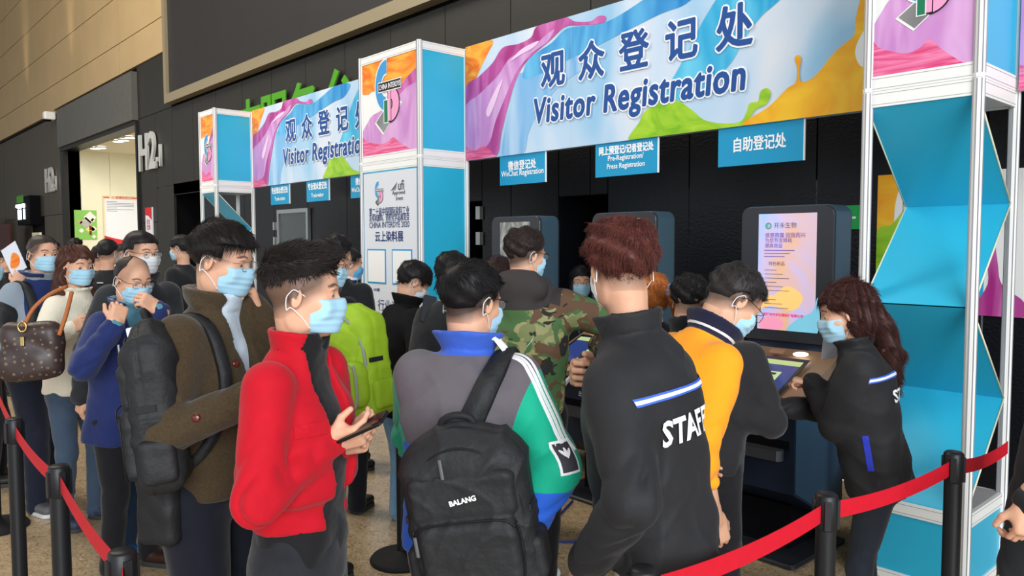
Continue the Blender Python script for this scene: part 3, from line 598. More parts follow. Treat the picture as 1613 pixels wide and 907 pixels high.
hang(2.565, .6, [('网上预登记/记者登记处', .07, .165, .52), ('Pre-Registration/', .055, .105, .34), ('Press Registration', .055, .045, .36)], 'Pre-Registration and Press Registration sign under the main banner')
hang(3.665, .61, [('自助登记处', .1, .09, .37)], 'sign with five large characters only, nearest the near column')
hang(-3.12, .53, [('专业观众登记处', .09, .14, .46), ('Trade-visitor', .07, .05, .3)], 'Trade-visitor sign beside the far column')
hang(-2.135, .55, [('专业观众登记处', .09, .14, .46), ('Trade-visitor', .07, .05, .3)], 'Trade-visitor sign, middle of the three under the left banner')
hang(-1.097, .57, [('微信登记处', .085, .14, .35), ('WeChat Registration', .07, .05, .52)], 'WeChat Registration sign cut off by the centre column')
t = empty('ceiling_light', (2.35, 1.0, 2.5), label='small round fitting hanging behind the middle blue signs', cat='light'); MB().lathe([(0, -.07), (.12, -.065), (.14, -.03), (.14, 0), (0, .0)]).build('fitting_body', mat('grey_fitting', (96, 98, 104), .4), t); MB().box(-.01, .01, -.01, .01, 0, .4).build('stem', M_void, t)
t = empty('round_lamp', (-3.66, .9, 2.50), label='small glowing round lamp under the left banner', cat='lamp'); MB().lathe([(0, -.03), (.09, -.03), (.1, 0)]).build('diffuser', M_lamp, t); MB().lathe([(.1, -.03), (.12, -.03), (.12, .05), (0, .05)]).build('lamp_ring', M_white, t); MB().tube([(0, 0, .04), (0, .3, .12), (0, .605, .12)], .012, 8).build('bracket', M_white, t)
# posters on the black wall behind the near column
t = empty('splash_poster', (4.32, WY-.02, 1.3), label='green, yellow and white splash poster behind the near column', cat='poster'); MB().box(0, .32, 0, .02, 0, .90).build('sheet', A_wh, t)
shape([(0, .9), (.15, .9), (.12, .7), (.1, .5), (0, .4)], .32, .9, -.001, A_ye, t); shape([(0, .5), (.1, .56), (.2, .7), (.26, .9), (.3, .9), (.24, .6), (.2, .45), (.22, .2), (.12, 0), (0, 0)], .32, .9, -.002, A_gr, t)
t = empty('splash_poster', (4.88, WY-.02, 1.27), label='white poster with a pink and cyan splash seen through the near column', cat='poster'); MB().box(0, .36, 0, .02, 0, .92).build('sheet', A_wh, t)
shape([(0, .2), (.05, .5), (.1, .8), (.2, .85), (.14, .6), (.12, .3), (.1, 0), (0, 0)], .36, .92, -.001, A_cy, t); shape([(.05, .0), (.14, .2), (.12, .4), (.1, .62), (.15, .6), (.19, .35), (.22, .2), (.34, .1), (.34, 0)], .36, .92, -.002, A_mag, t)
# glass display case and steel door frames under the left banner
t = empty('glass_door', (-4.9, WY-.06, 0), label='steel framed glass door behind the far column', cat='door')
for x in (0, .95): MB().box(x, x+.06, 0, .05, 0, 2.2).build('door_stile', mat('steel', (150, 152, 150), .3, metal=.8), t)
MB().box(.06, .95, .02, .03, 0, 2.2).build('pane', mat('dim_glass', (60, 66, 64), .1, spec=.5, alpha=.6), t); MB().box(0, 1.01, 0, .05, 2.2, 2.26).build('door_rail', MATS['steel'], t)
for x, z in ((.02, 1.95), (.02, 1.72)): MB().box(-.04, .02, -.05, .0, z, z+.12).build('hinge', MATS['steel'], t)
t = empty('door_hinges', (.0, WY-.03, 1.6), label='pair of steel door closers on the dark doorway under the left banner', cat='hinge')
for z in (.12, .4): MB().box(-.02, .05, -.03, .02, z, z+.14).build('hinge_plate', MATS['steel'], t)
t = empty('purple_sign', (-1.35, WY-.02, 1.42), label='small purple notice with green tab left of the dark doorway', cat='sign'); MB().box(0, .22, 0, .015, 0, .3).build('sign_panel', mat('purple', (64, 50, 130), .5), t); MB().box(.12, .22, -.003, 0, .22, .3).build('green_tab', M_grn, t)
# ------------------------------------------------------------------ check-in kiosks
M_kd = mat('kiosk_charcoal', (40, 42, 48), .38, spec=.45); M_ks = mat('kiosk_steelblue', (64, 88, 104), .4, metal=.25, spec=.5); M_top = mat('kiosk_bronze', (150, 118, 92), .38, metal=.35); M_kf = mat('kiosk_navy', (24, 34, 52), .45)
scr = pr('kiosk_screen', (222, 176, 146), (160, 188, 232), 2.2, (1, 1, .8), .5, c3=(198, 182, 220), dist=1.6, emit=.28); scr_off = pr('kiosk_screen_dim', (96, 100, 96), (176, 178, 172), 6, (1, 1, .5), .7, c3=(130, 132, 126), dist=3., rough=.12)
def kiosk(x0, w, label, on, sw):
    t = empty('kiosk', (x0, .15, 0), label=label, cat='kiosk', group='check-in kiosks'); c = w/2
    out = rrect(0, w, 1.16, 1.948, .055, 6); MB().prism(out, 0, .22, 'y', .006).build('screen_housing', M_kd, t)
    MB().prism([(w/2+(a-w/2)*1.008, 1.55+(b-1.55)*1.008) for a, b in out], .022, .20, 'y').build('housing_band', M_ks, t)
    sx = c-sw/2+.03*(on > 0); s = MB().box(sx, sx+sw*(.9 if on else 1), -.003, 0, 1.225, 1.905).build('screen', scr if on else scr_off, t)
    if on:
        sc_ = lambda x, z: (sx+x*.395/.536, -.005, 1.905-z*.68/.80)
        M_sp = mat('screen_purple', (96, 70, 170), .5, emit=.3); M_sm = mat('screen_magenta', (214, 30, 120), .5, emit=.4); M_sg = mat('screen_teal', (60, 150, 140), .5, emit=.3); M_sk = mat('screen_grey', (110, 96, 110), .5, emit=.2)
        def ln(s_, x, z, wd, m, sz=.04, off=.0): v, f = text_xy(s_, sz, off=off, width=wd, height=0); MB().add([(a+sx+x+wd/2, -.005, b+1.905-z) for a, b in v], f).build('screen_lettering', m, s)
        MB().lathe([(.012, 0), (.02, 0)], (sx+.065, -.005, 1.835), 20, 'y').build('screen_mark', M_sg, s); ln('K', .056, .07, .016, M_sg); ln('开禾生物', .10, .068, .14, M_sk)
        for i, (q, wd) in enumerate((('感恩雨露 因我而兴', .25), ('为您节支降耗', .17), ('提高效益', .11))): ln(q, .045, .125+.03*i, wd, M_sp)
        for i in range(3): MB().box(sx+.04, sx+.23-.03*i, -.005, -.004, 1.905-.215-.018*i, 1.905-.211-.018*i).build('screen_text_line', M_sp, s)
        ln('特色新品', .07, .29, .10, M_sk, off=0)
        for i in range(9): MB().box(sx+.045, sx+.12+.08*((i*7) % 3)/2, -.005, -.004, 1.905-.33-.024*i-.03*(i > 5), 1.905-.327-.024*i-.03*(i > 5)).build('screen_text_line', M_sk, s)
        ln('无锡市开禾生物科技有限公司', .04, .59, .25, M_sm, off=.001)
        for cpts, m in (([(0, .22), (.1, .2), (.2, .26), (.3, .2), (.24, .12), (.1, .14), (0, .12)], (244, 196, 120)), ([(.2, 0), (.28, .08), (.36, .12), (.395, .2), (.395, 0)], (120, 190, 214)), ([(.02, .05), (.1, .08), (.18, .05), (.14, .0), (.03, .0)], (236, 150, 180))):
            shape([(a*.95, b) for a, b in cpts], .39, .68, -.0035, mat('scr_%d' % m[0], m, .4, emit=.3), s, 'screen_picture', sx).location.z = 1.225
    MB().box(.04, w-.04, .02, .16, .95, 1.17).build('neck', M_kf, t)
    # sloping console
    ry, fy, rz_, fz_ = -.03, -.50, 1.125, .915; sl = (rz_-fz_)/(ry-fy); X0, X1 = -.04, w+.05
    MB().add([(x, y, z) for x in (X0, X1) for y, z in ((ry+.09, rz_+.01), (fy+.02, fz_), (fy, fz_-.02), (fy, fz_-.055), (ry+.09, rz_-.20))], [(0, 1, 2, 3, 4), (9, 8, 7, 6, 5), (0, 5, 6, 1), (1, 6, 7, 2), (2, 7, 8, 3), (3, 8, 9, 4), (4, 9, 5, 0)]).build('console', M_top, t)
    def onc(x, s_, up=.002): y = ry+(fy-ry)*s_; return (x, y, rz_+(y-ry)*sl+up)
    def slab(xa, xb, sa, sb, up, m, nm, th=.004, par=None, r=0): 
        q = [onc(xa, sb, up), onc(xb, sb, up), onc(xb, sa, up), onc(xa, sa, up)]; q += [(a, b_, c_+th) for a, b_, c_ in q]
        return MB().add(q, [(0, 1, 5, 4), (1, 2, 6, 5), (2, 3, 7, 6), (3, 0, 4, 7), (4, 5, 6, 7)]).build(nm, m, par or t)
    ts = slab(.02, w-.06, .20, .90, .001, mat('touch_black', (14, 15, 20), .12), 'touch_screen'); glow = mat('touch_blue', (42, 58, 120), .15, emit=.35)
    slab(.04, w-.08, .26, .86, .005, glow, 'touch_display', .001, ts); slab(.04, w-.08, .27, .36, .0065, mat('touch_band', (176, 196, 130), .3, emit=.35), 'touch_title', .0008, ts)
    kp = slab(w*.40, w*.74, .50, .82, .0065, mat('touch_pad', (186, 206, 150), .3, emit=.35), 'keypad', .001, ts); kd = mat('touch_key', (40, 56, 40), .4)
    for i in range(3):
        for j in range(4): slab(w*(.43+.105*i), w*(.43+.105*i+.06), .53+.073*j, .53+.073*j+.038, .008, kd, 'key', .0006, ts)
    for x in (.10, w-.14): MB().add([(a, b_, c_) for a, b_, c_ in [onc(x+.045*cos(k*pi/8), .10+.05*sin(k*pi/8), .004) for k in range(16)]], [tuple(range(16))]).build('glowing_light', mat('console_glow', (255, 255, 250), emit=5.), t)
    slab(w/2-.045, w/2+.045, .05, .14, .001, M_top, 'card_slot', .006)
    # cabinet
    MB().add([(x, y, z) for x in (0., w+.03) for y, z in ((.10, .95), (-.45, .86), (-.45, .42), (-.15, .26), (.10, .26))], [(0, 1, 2, 3, 4), (9, 8, 7, 6, 5), (0, 5, 6, 1), (1, 6, 7, 2), (2, 7, 8, 3), (3, 8, 9, 4), (4, 9, 5, 0)]).build('cabinet', M_kf, t)
    MB().add([(w+.032, y, z) for y, z in ((.10, .93), (-.44, .85), (-.44, .43), (-.15, .27), (.10, .27))], [(0, 1, 2, 3, 4)]).build('cabinet_side', mat('kiosk_bluegrey', (44, 66, 86), .42), t)
    m = MB(); m.prism(rrect(w*.35, w*.97, -.07, 0, .03, 4), .60, .655, 'z'); o = m.build('ticket_tray', mat('tray_grey', (78, 80, 84), .35, metal=.5), t); o.location = (0, -.45, 0)
    MB().box(w*.3, w, -.455, -.45, .655, .70).build('ticket_slot', M_void, t); v, f = text_xy('出票口', .04, width=.11); MB().add([(a+w*.62, -.455, b+.745) for a, b in v], f).build('cabinet_lettering', M_wl, t)
    MB().box(.12, w-.12, -.2, .12, .02, .27).build('pedestal', M_void, t); MB().box(-.02, w+.02, -.42, .2, 0, .025, .03).build('foot_plate', M_kd, t)
    return t
kiosk(4.073, .575, 'nearest kiosk with a lit colourful advertising screen', 1, .40)
kiosk(2.86, .57, 'middle kiosk with a dim grey screen behind the red-haired person', 0, .33)
kiosk(1.75, .57, 'farthest kiosk with a dim screen beside the blue centre column side', 0, .35)
# ------------------------------------------------------------------ belt posts
M_bp = mat('post_black', (34, 35, 38), .42, metal=.3, spec=.4); M_belt = mat('belt_red', (204, 20, 42), .6, noise=.04, nscale=40, bump=.2, bscale=400, bdist=.001); M_rub = mat('rubber', (26, 26, 28), .75)
POSTS = {}
def stanchion(key, x, y, lab, head=0):
    t = empty('belt_post', (x, y, 0), head, lab, 'post', 'black belt posts'); POSTS[key] = (x, y)
    MB().lathe([(0, .001), (.175, .001), (.178, .012), (.165, .03), (.05, .042), (.034, .06), (0, .06)], seg=32).build('base', M_rub, t)
    MB().lathe([(.029, .05), (.029, .985)], seg=24).build('pole', M_bp, t); MB().lathe([(.0, 1.003), (.026, 1.003), (.0325, .996), (.0325, .90), (.029, .895)], seg=24).build('cap', M_bp, t)
    for a in range(4): MB().box(-.010, .010, .028, .038, .90, .985, .002).build('belt_clip', M_bp, t, rot=(0, 0, a*pi/2))
for k, px, py, D, lab, hd in (('a', 22, 658, 3.32, 'black belt post at the left edge of the picture', .3), ('b', 92, 733, 2.61, 'second black belt post from the left', .1), ('c', 192, 868, 1.885, 'black belt post at the bottom left, only its cap in view', .1), ('n', 1014, 888, 1.775, 'black belt post cap at the bottom centre', .6), ('d', 1302, 770, 2.30, 'black belt post standing before the woman in the black jacket', .6), ('e', 1503, 703, 2.75, 'black belt post before the folded blue column', .3)):
    p = at(px, py, D); stanchion(k, p[0], p[1], lab, hd)
for k, x, y, lab in (('f', 2.35, -2.42, 'belt post hidden behind the man in the brown coat, base in view'), ('g', 3.14, -1.70, 'belt post behind the man in the tricolour jacket, base edge in view'), ('h', 1.05, -3.26, 'belt post beyond the left edge, base partly in view')): stanchion(k, x, y, lab)
def belt(a, b, lab, sag=.02, za=.945, zb=.945):
    A = np.array((*a, za)); B = np.array((*b, zb)); u = nrm(B-A); s = nrm(np.cross(u, (0, 0, 1)))*.0009; n = 14; v = []
    A = A+u*.033; B = B-u*.033
    for i in range(n+1):
        p = A+(B-A)*i/n-np.array((0, 0, sag*4*(i/n)*(1-i/n)))
        for q, z in ((-1, -.026), (1, -.026), (1, .026), (-1, .026)): v.append(p+s*q+np.array((0, 0, z)))
    o = MB().add(v, [(i*4+k, i*4+(k+1) % 4, i*4+4+(k+1) % 4, i*4+4+k) for i in range(n) for k in range(4)]).build('belt', M_belt); tag(o, lab, 'belt', 'red queue belts')
P_ = POSTS
belt(P_['a'], P_['b'], 'red belt between the two left belt posts'); belt(P_['b'], P_['c'], 'red belt dropping to the bottom left post'); belt(P_['h'], P_['a'], 'short red belt entering from the left edge')
belt(P_['n'], P_['d'], 'red belt from the bottom centre post up to the post by the woman'); belt(P_['d'], P_['e'], 'red belt in front of the folded blue column')
q = at(1591, 703, 3.25); belt(P_['e'], (q[0], q[1]), 'short red belt at the right, past the last post', zb=q[2]-.0)
belt(P_['f'], P_['g'], 'red belt low behind the man in the red jacket'); belt(P_['c'], (P_['c'][0]+.9, P_['c'][1]-.25), 'red belt leaving the bottom left post towards the viewer')
# ------------------------------------------------------------------ people
def skin(name, c=(224, 178, 150), stub=(70, 54, 47)):
    if name in MATS: return MATS[name]
    N = NT(name); b = N.b; b.inputs['Roughness'].default_value = .5; b.inputs['Specular IOR Level'].default_value = .35
    b.inputs['Subsurface Weight'].default_value = .12; b.inputs['Subsurface Radius'].default_value = (.012, .005, .003); b.inputs['Subsurface Scale'].default_value = .5
    co = N.coord(); t = N.n('ShaderNodeTexNoise', i={2: 30., 3: 4.}); N.l(co, t.inputs[0])
    m0 = N.n('ShaderNodeMix', data_type='RGBA'); N.l(t.outputs[0], m0.inputs[0]); m0.inputs[6].default_value = S(c); m0.inputs[7].default_value = S((c[0]-14, c[1]-24, c[2]-26))
    def lay(prev, attr, colr, fac=1.):
        a = N.n('ShaderNodeAttribute', attribute_name=attr); k = N.n('ShaderNodeMath', operation='MULTIPLY', use_clamp=True); k.inputs[1].default_value = fac; N.l(a.outputs['Fac'], k.inputs[0])
        m = N.n('ShaderNodeMix', data_type='RGBA'); N.l(k.outputs[0], m.inputs[0]); N.l(prev, m.inputs[6]); m.inputs[7].default_value = S(colr); return m.outputs[2]
    o = lay(m0.outputs[2], 'stubble', stub); o = lay(o, 'lip', (190, 104, 98)); o = lay(o, 'brow', (50, 38, 34)); N.l(o, b.inputs['Base Color'])
    t2 = N.n('ShaderNodeTexNoise', i={2: 500., 3: 2.}); N.l(co, t2.inputs[0]); bp = N.n('ShaderNodeBump', i={0: .15, 1: .001}); N.l(t2.outputs[0], bp.inputs['Height']); N.l(bp.outputs[0], b.inputs['Normal'])
    MATS[name] = N.m; return N.m
def hairmat(name, c):
    return mat(name, c, .5, spec=.22, noise=.25, nscale=90.)
CRC, CRR = (0, -.012, .03), (.077, .096, .086)
def face_prims(sd, fem=0, lip=1, smile=0):
    sd.u(ell(CRC, CRR)).u(ell((0, .028, -.042), (.06-.004*fem, .062, .074)), .03)
    sd.u(ell((0, .052, .018), (.056, .036, .05)), .02)
    sd.u(ell((0, .06, -.098), (.024-.003*fem, .026, .02)), .02)
    for q in (-1, 1):
        sd.u(ell((q*.044, .05, -.028), (.024, .03, .024)), .02)
        sd.u(ell((q*.052, .0, -.07), (.012, .034, .03)), .03)
        if not fem: sd.u(ell((q*.026, .083, .019), (.022, .009, .006)), .012)
        sd.c(ell((q*.0325, .098, .003), (.019, .017, .0115)), .012)
    sd.u(cone((0, .083, .004), (0, .104, -.03), .006, .0105), .01)
    for q in (-1, 1): sd.u(ell((q*.0115, .096, -.035), (.008, .01, .0075)), .006)
    for q in (-1, 1):
        sd.u(ell((q*.0325, .0715, .001), (.0148, .0155, .0125)), .004)
        sd.c(ell((q*.0335, .0905, -.0012), (.0138, .012, .0036)), .0012)
        R = rotm(0, q*-8, q*-18)
        sd.u(ell((q*.077, -.012, -.006), (.006, .019, .031), R), .006)
        sd.c(ell((q*.085, -.008, -.003), (.006, .01, .018), R), .005)
        sd.u(ell((q*.079, -.001, -.006), (.005, .006, .007), R), .004)
    if lip:
        sd.u(ell((0, .086, -.0665), (.024, .011, .0055)), .004).u(ell((0, .084, -.0765), (.021, .012, .0065)), .004)
        sd.c(ell((0, .1, -.0715), (.022, .012, .0012)), .002)
def face_attrs(P, stub=0, bald=0):
    """head-local points -> stubble, lip, brow"""
    x, y, z = P[:, 0], P[:, 1], P[:, 2]
    line = z-(.004+.62*y)
    st = np.clip((line+.045)/.045, 0, 1)**.8*np.clip((.075+np.abs(x)*.1-y)/.03, 0, 1)*(z > -.07)*stub*1.15*(np.abs(x) < .0805)
    lip = ((x/.026)**2+((z+.0715)/.011)**2 < 1)*(y > .075)*.75
    ax = np.abs(x); bz = z-(.0245+.006*np.sin(np.clip((ax-.014)/.036, 0, 1)*pi)-.0*ax)
    brow = np.clip(1.4-np.abs(bz)/.0038, 0, 1)*(ax > .013)*(ax < .052)*(y > .05)*.9
    return st, lip, brow
def hair_cap(kind, rs, hk=None):
    """returns Solid in head-local space and strand settings"""
    sd = Solid(); c = np.array(CRC)
    K = dict(short=dict(t=.013, side=.005, a=.003, b=.60, L=.014), crew=dict(t=.006, side=.0015, a=.028, b=.55, L=.004), spiky=dict(t=.024, side=.002, a=.046, b=.24, L=.020, up=.40),
             bowl=dict(t=.017, side=.010, a=-.002, b=.50, L=.022), curly=dict(t=.020, side=.006, a=.008, b=.56, L=.016, lump=.005, curl=1), mop=dict(t=.026, side=.015, a=.0, b=.36, L=.018, lump=.007, curl=.8),
             bald=dict(t=.003, side=.004, a=.0, b=.9, L=.008), thin=dict(t=.010, side=.006, a=.02, b=.6, L=.014), long=dict(t=.018, side=.014, a=.010, b=.58, L=.03))[kind]; K.update(hk or {})
    R = np.array(CRR)
    def f(P):
        q = P-c; k0 = np.linalg.norm(q/R, axis=1); k1 = np.linalg.norm(q/(R*R), axis=1); d = k0*(k0-1)/(k1+1e-9)
        up = np.clip((P[:, 2]-.0)/.1, 0, 1); t = K['side']+(K['t']-K['side'])*up**.8
        if K.get('up'): t = t+.014*np.clip((P[:, 1]-.0)/.09, 0, 1)*up
        line_ = P[:, 2]-K['a']-K['b']*P[:, 1]; t = np.where(kind in ('bald', 'long', 'bowl'), t, (t+.001)*np.clip(line_/.045+.1, 0, 1)-.001)
        d = d-t
        l = K.get('lump', .0022)
        d = d-l*np.clip(line_/.03, .1, 1)*(np.sin(P[:, 0]*75+rs)*np.sin(P[:, 1]*66+2*rs)+.6*np.sin(P[:, 2]*110+P[:, 0]*80+rs))
        ax = np.abs(P[:, 0]); jag = .004*np.sin(P[:, 0]*190+rs)+.003*np.sin(P[:, 1]*230)
        if kind == 'bald': line = (P[:, 1]+.012-.55*(P[:, 2]-.02)-.0*ax); cut = np.maximum(line+np.clip((.058-ax), 0, .06)*1.1, -(P[:, 2]+.055))
        else:
            cut = -(P[:, 2]-K['a']-K['b']*P[:, 1]+jag)
            ear = .036-np.sqrt((P[:, 1]+.008)**2+(P[:, 2]+.008)**2)       # clear the ears
            if kind != 'long': cut = np.maximum(cut, np.where(P[:, 2] < .03, ear, -1))
            if kind in ('short', 'spiky', 'crew', 'thin'): cut = np.maximum(cut, np.where(P[:, 2] < .06, P[:, 1]-.030, -1))
        return smax(d, cut*.8, .006)
    sd.u((f, c-R-.05, c+R+.05))
    return sd, K
def strands(par, v, f, m, n, L, up=.35, flow=None, jit=.35, droop=.3, rad=.0009, seed=0, M=None, wav=0., zmin=-9, fade=0, name='strand'):
    r = np.random.default_rng(seed); P0, P1, P2 = v[f[:, 0]], v[f[:, 1]], v[f[:, 2]]
    N = np.cross(P1-P0, P2-P0); A = np.linalg.norm(N, axis=1)+1e-12; N /= A[:, None]
    i = r.choice(len(f), n, p=A/A.sum()); w = r.random((n, 2)); p = P0[i]+(P1[i]-P0[i])*w[:, :1]+(v[f[i, 3]]-P0[i])*w[:, 1:]; nn = N[i]
    fl = flow(p) if flow else np.tile((0, -.3, -1.), (n, 1)); fl = fl-nn*(fl*nn).sum(1)[:, None]; fl /= np.linalg.norm(fl, axis=1)[:, None]+1e-9
    d = nn*up+fl*(1-up)+r.normal(0, jit, (n, 3)); d /= np.linalg.norm(d, axis=1)[:, None]
    Ls = L*(.5+r.random(n))*(np.clip(.25+.9*p[:, 2]/.06, .25, 1) if fade else 1); K = 5; pts = np.zeros((n, K, 3)); ph = r.random((n, 1))*6
    for k in range(K):
        s = k/(K-1); q = p-nn*.003+d*(Ls*s)[:, None]+fl*(Ls*droop*s*s)[:, None]-nn*(Ls*droop*.5*s*s)[:, None]
        if wav: q = q+np.cross(d, nn)*np.sin(s*5+ph)*wav+nn*np.cos(s*6+ph)*wav
        pts[:, k] = q
    hc = bpy.data.hair_curves.new(name); hc.add_curves([K]*n); hc.position_data.foreach_set('vector', pts.astype(np.float32).ravel()) if hasattr(hc, 'position_data') else hc.attributes['position'].data.foreach_set('vector', pts.astype(np.float32).ravel())
    a = hc.attributes.get('radius') or hc.attributes.new('radius', 'FLOAT', 'POINT'); rr = np.tile(rad*np.array([1, 1, .9, .7, .25]), n).astype(np.float32); a.data.foreach_set('value', rr)
    hc.materials.append(m); o = link(name, hc, par); o['kind'] = 'stuff'; return o
def hand(sd, w, d, n, side, curl=.5, sc=1., spread=.12, thumb=.5, curls=None):
    d = nrm(d); n = np.array(n, float); n = nrm(n-d*(n@d)); s = np.cross(d, n)*side; w = np.array(w, float)
    P = lambda a, b, c: w+(d*a+s*b+n*c)*sc
    R = np.stack([s, n, d], 1)
    sd.u(cone(P(-.03, 0, 0), P(.012, 0, 0), .026*sc, .025*sc), .01)
    sd.u(rbox(P(.05, .0, .0), np.array((.037, .0125, .045))*sc, .012*sc, R), .014)
    sd.u(cone(P(.012, .022, .008), P(.055, .03, .012), .016*sc, .013*sc), .012)
    for i in range(4):
        L = (.072, .08, .075, .058)[i]*sc; r = (.0085, .0088, .0083, .0072)[i]*sc; b = P(.086-(.004, 0, .003, .01)[i], .03-.0195*i, 0)
        c = curls[i] if curls else curl; th = c*1.25+.08; p = b-d*.012*sc
        sd.u(cone(p, b, r*1.15, r*1.1), .006)
        for j, fr in enumerate((.46, .3, .24)):
            sp = (1.2-i*.8)*spread*(1-c*.7); dd = nrm(d*cos(th)+n*sin(th)+s*sp*cos(th)); q = b+dd*L*fr
            sd.u(cone(b, q, r*(1-.07*j), r*(.95-.09*j)), .0035); b = q; th += c*(1.5, 1.1, .5)[j]+.06
    b = P(.028, .03, .010); d1 = nrm(d*.62+s*.62*(1-thumb*.55)+n*(.2+.75*thumb)); q = b+d1*.04*sc
    sd.u(cone(b, q, .013*sc, .0105*sc), .01); d2 = nrm(d1*.75+d*.5-s*.35*thumb+n*.15*thumb); e = q+d2*.032*sc; sd.u(cone(q, e, .0105*sc, .0085*sc), .004)
    return P
def ik(a, t, l1, l2, pole):
    a, t = np.array(a, float), np.array(t, float); v = t-a; L = np.linalg.norm(v); m = (l1+l2)*.995
    if L > m: t = a+v/L*m; L = m; v = t-a
    u = v/L; x = (l1*l1-l2*l2+L*L)/(2*L); h = sqrt(max(l1*l1-x*x, 1e-6)); p = np.array(pole, float); p = nrm(p-u*(p@u)); return a+u*x+p*h, t
GARM = {}
def person(label, px, py, D, phi, lean=0, side=0, hy=0, hp=0, hr=0, w=1., hair='short', hc=(28, 24, 24), hn=2500, fem=0, stub=.6, mask=(164, 208, 230), mask_low=0, glasses=None,
           R=None, L=None, top=None, legs=None, shoes=(40, 36, 34), fine=1., sk='skin', group=None, bend=0, hs=1.0, hk=None, shd=0., hipy=0, name='person', long=None, hL=None, feet=None, neckf=1.):
    """px, py, D: top of the head in the photograph and its depth; phi: facing (0 away from the camera, 90 to the right, 180 towards it)"""
    T = at(px, py, D); hd = nrm(np.array((*(cos(radians(phi))*_f+sin(radians(phi))*_r)[:2], 0)))
    rz = math.atan2(hd[1], hd[0])-pi/2
    Rt = rotm(-lean, side, 0); Rh = rotm(0, 0, hy) @ rotm(-(hp), hr, 0)
    def skel(H):
        P0 = np.array((0, 0, .505*H)); u = Rt[:, 2]; N = P0+u*.335*H; nk = nrm(u*.5+Rh[:, 2]*.5+np.array((0, .10+.10*(lean > 10), .0)))
        Hc = N+nk*(.085*H)*neckf; return P0, N, Hc, Hc+np.array((0, 0, .122*hs))
    P0, N, Hc, Tp = skel(1.); 
    H = (T[2]-.122*hs)/Hc[2] if not bend else bend; P0, N, Hc, Tp = skel(H); k = H/1.72
    r_ = np.array([[cos(rz), -sin(rz), 0], [sin(rz), cos(rz), 0], [0, 0, 1]]); root_xy = T-r_@np.array((Hc[0], Hc[1], 0)); root = np.array((root_xy[0], root_xy[1], 0.))
    toL = lambda q: r_.T@(np.array(q)-root)
    if bend: P0 = P0+np.array((0, 0, T[2]-Tp[2])); dz = np.array((0, 0, T[2]-Tp[2])); N = N+dz; Hc = Hc+dz
    E = empty(name, root, rz, label, 'person', group)
    J = dict(E=E, H=H, k=k, P0=P0, N=N, Hc=Hc, Rt=Rt, Rh=Rh, toL=toL, r=r_, root=root, hs=hs)
    sw = .168*w*k*(1-.08*fem); shz = .289*H-shd
    J['sh'] = [P0+Rt@np.array((q*sw, 0, shz)) for q in (1, -1)]
    arms = []
    for i, (sp, q) in enumerate(((R, 1), (L, -1))):
        sp = dict(sp or {}); a = J['sh'][i]
        if 'wp' in sp: t = toL(at(*sp['wp']))
        elif 'w' in sp: t = np.array(sp['w'], float)*(k, k, 1)
        else: t = a+np.array((q*.06, .06, -.53*k))
        e, t = ik(a, t, .172*H, .148*H, r_.T@np.array(sp['polew']) if 'polew' in sp else sp.get('pole', (q*.35, -1, -.2)))
        fa = nrm(t-e); arms.append(dict(a=a, e=e, t=t, d=sp.get('hd', fa), n=sp.get('hn', (-q, .2, 0)), curl=sp.get('curl', .35), curls=sp.get('curls'), thumb=sp.get('thumb', .4), q=q, r=sp.get('r'), bare=sp.get('bare', 0)))
    J['arms'] = arms
    # --- body: one figure of skin (head, neck, hands, with the trunk and limbs under the clothes)
    h = .0036*fine; hd_ = Solid(); face_prims(hd_, fem, lip=1); Nh = (Rh.T@(N-Hc))/hs
    hd_.u(cone((0, -.028, -.055), Nh+np.array((0, .0, .0)), .052-.007*fem, .055-.007*fem), .025); hd_.u(cone(Nh, Nh+(Rh.T@Rt)@np.array((0, -.02, -.05)), .052, .06), .02)
    vh, fh = hd_.mesh(h); st, lp, br = face_attrs(vh, stub); vh = vh*hs@Rh.T+Hc
    VS, FS, off, AT = [vh], [fh], len(vh), [np.stack([st, lp, br], 1)]
    core = Solid(); pa = .13*w*k; core.u(loft(P0, Rt, [(-.08*k, pa*.9, .085*k), (.1*k, pa*.85, .08*k), (.36*k, pa*.95, .085*k), (.45*k, pa*.75, .07*k), (.52*k, .05*k, .05*k)]))
    # legs
    lg = legs or {}; ft = feet or [(.105, .0, 0), (-.105, .04, 0)]; LG = []
    for i, q in enumerate((1, -1)):
        hp_ = P0+np.array((q*.088*k*w, 0, -.03)); an = np.array((ft[i][0]*k, ft[i][1], .085+ft[i][2])); dl = np.linalg.norm(an-hp_)*1.004; kn, an = ik(hp_, an, .512*dl, .492*dl, (q*.15, 1, 0)); LG.append((hp_, kn, an))
        core.u(cone(hp_, kn, .055*k, .032*k), .02).u(cone(kn, an, .032*k, .024*k), .02)
    hands = Solid(); J['hf'] = []
    for A in arms:
        core.u(cone(A['a'], A['e'], .045*k, .035*k), .02).u(cone(A['e'], A['t'], .034*k, .026*k), .015)
        if A['bare']:
            fa = nrm(A['t']-A['e']); sd_ = nrm(np.cross(fa, (0, 1, .2)))
            hands.u(cone(A['e']-fa*.03, A['e']+fa*.07, .042*k, .043*k), .02).u(cone(A['e']+fa*.07, A['t'], .042*k, .026*k), .03)
        J['hf'].append(hand(hands, A['t'], A['d'], A['n'], A['q'], A['curl'], k*(1-.08*fem)*1.03, thumb=A['thumb'], curls=A['curls']))
    for sd, hh in ((core, .028), (hands, .0034*fine)):
        v, f = sd.mesh(hh); VS.append(v); FS.append(f+off); off += len(v); AT.append(np.zeros((len(v), 3)))
    v = np.concatenate(VS); f = np.concatenate(FS); AT = np.concatenate(AT)
    me = bpy.data.meshes.new('body'); me.vertices.add(len(v)); me.vertices.foreach_set('co', v.astype(np.float32).ravel()); me.loops.add(len(f)*4); me.loops.foreach_set('vertex_index', f.astype(np.int32).ravel())
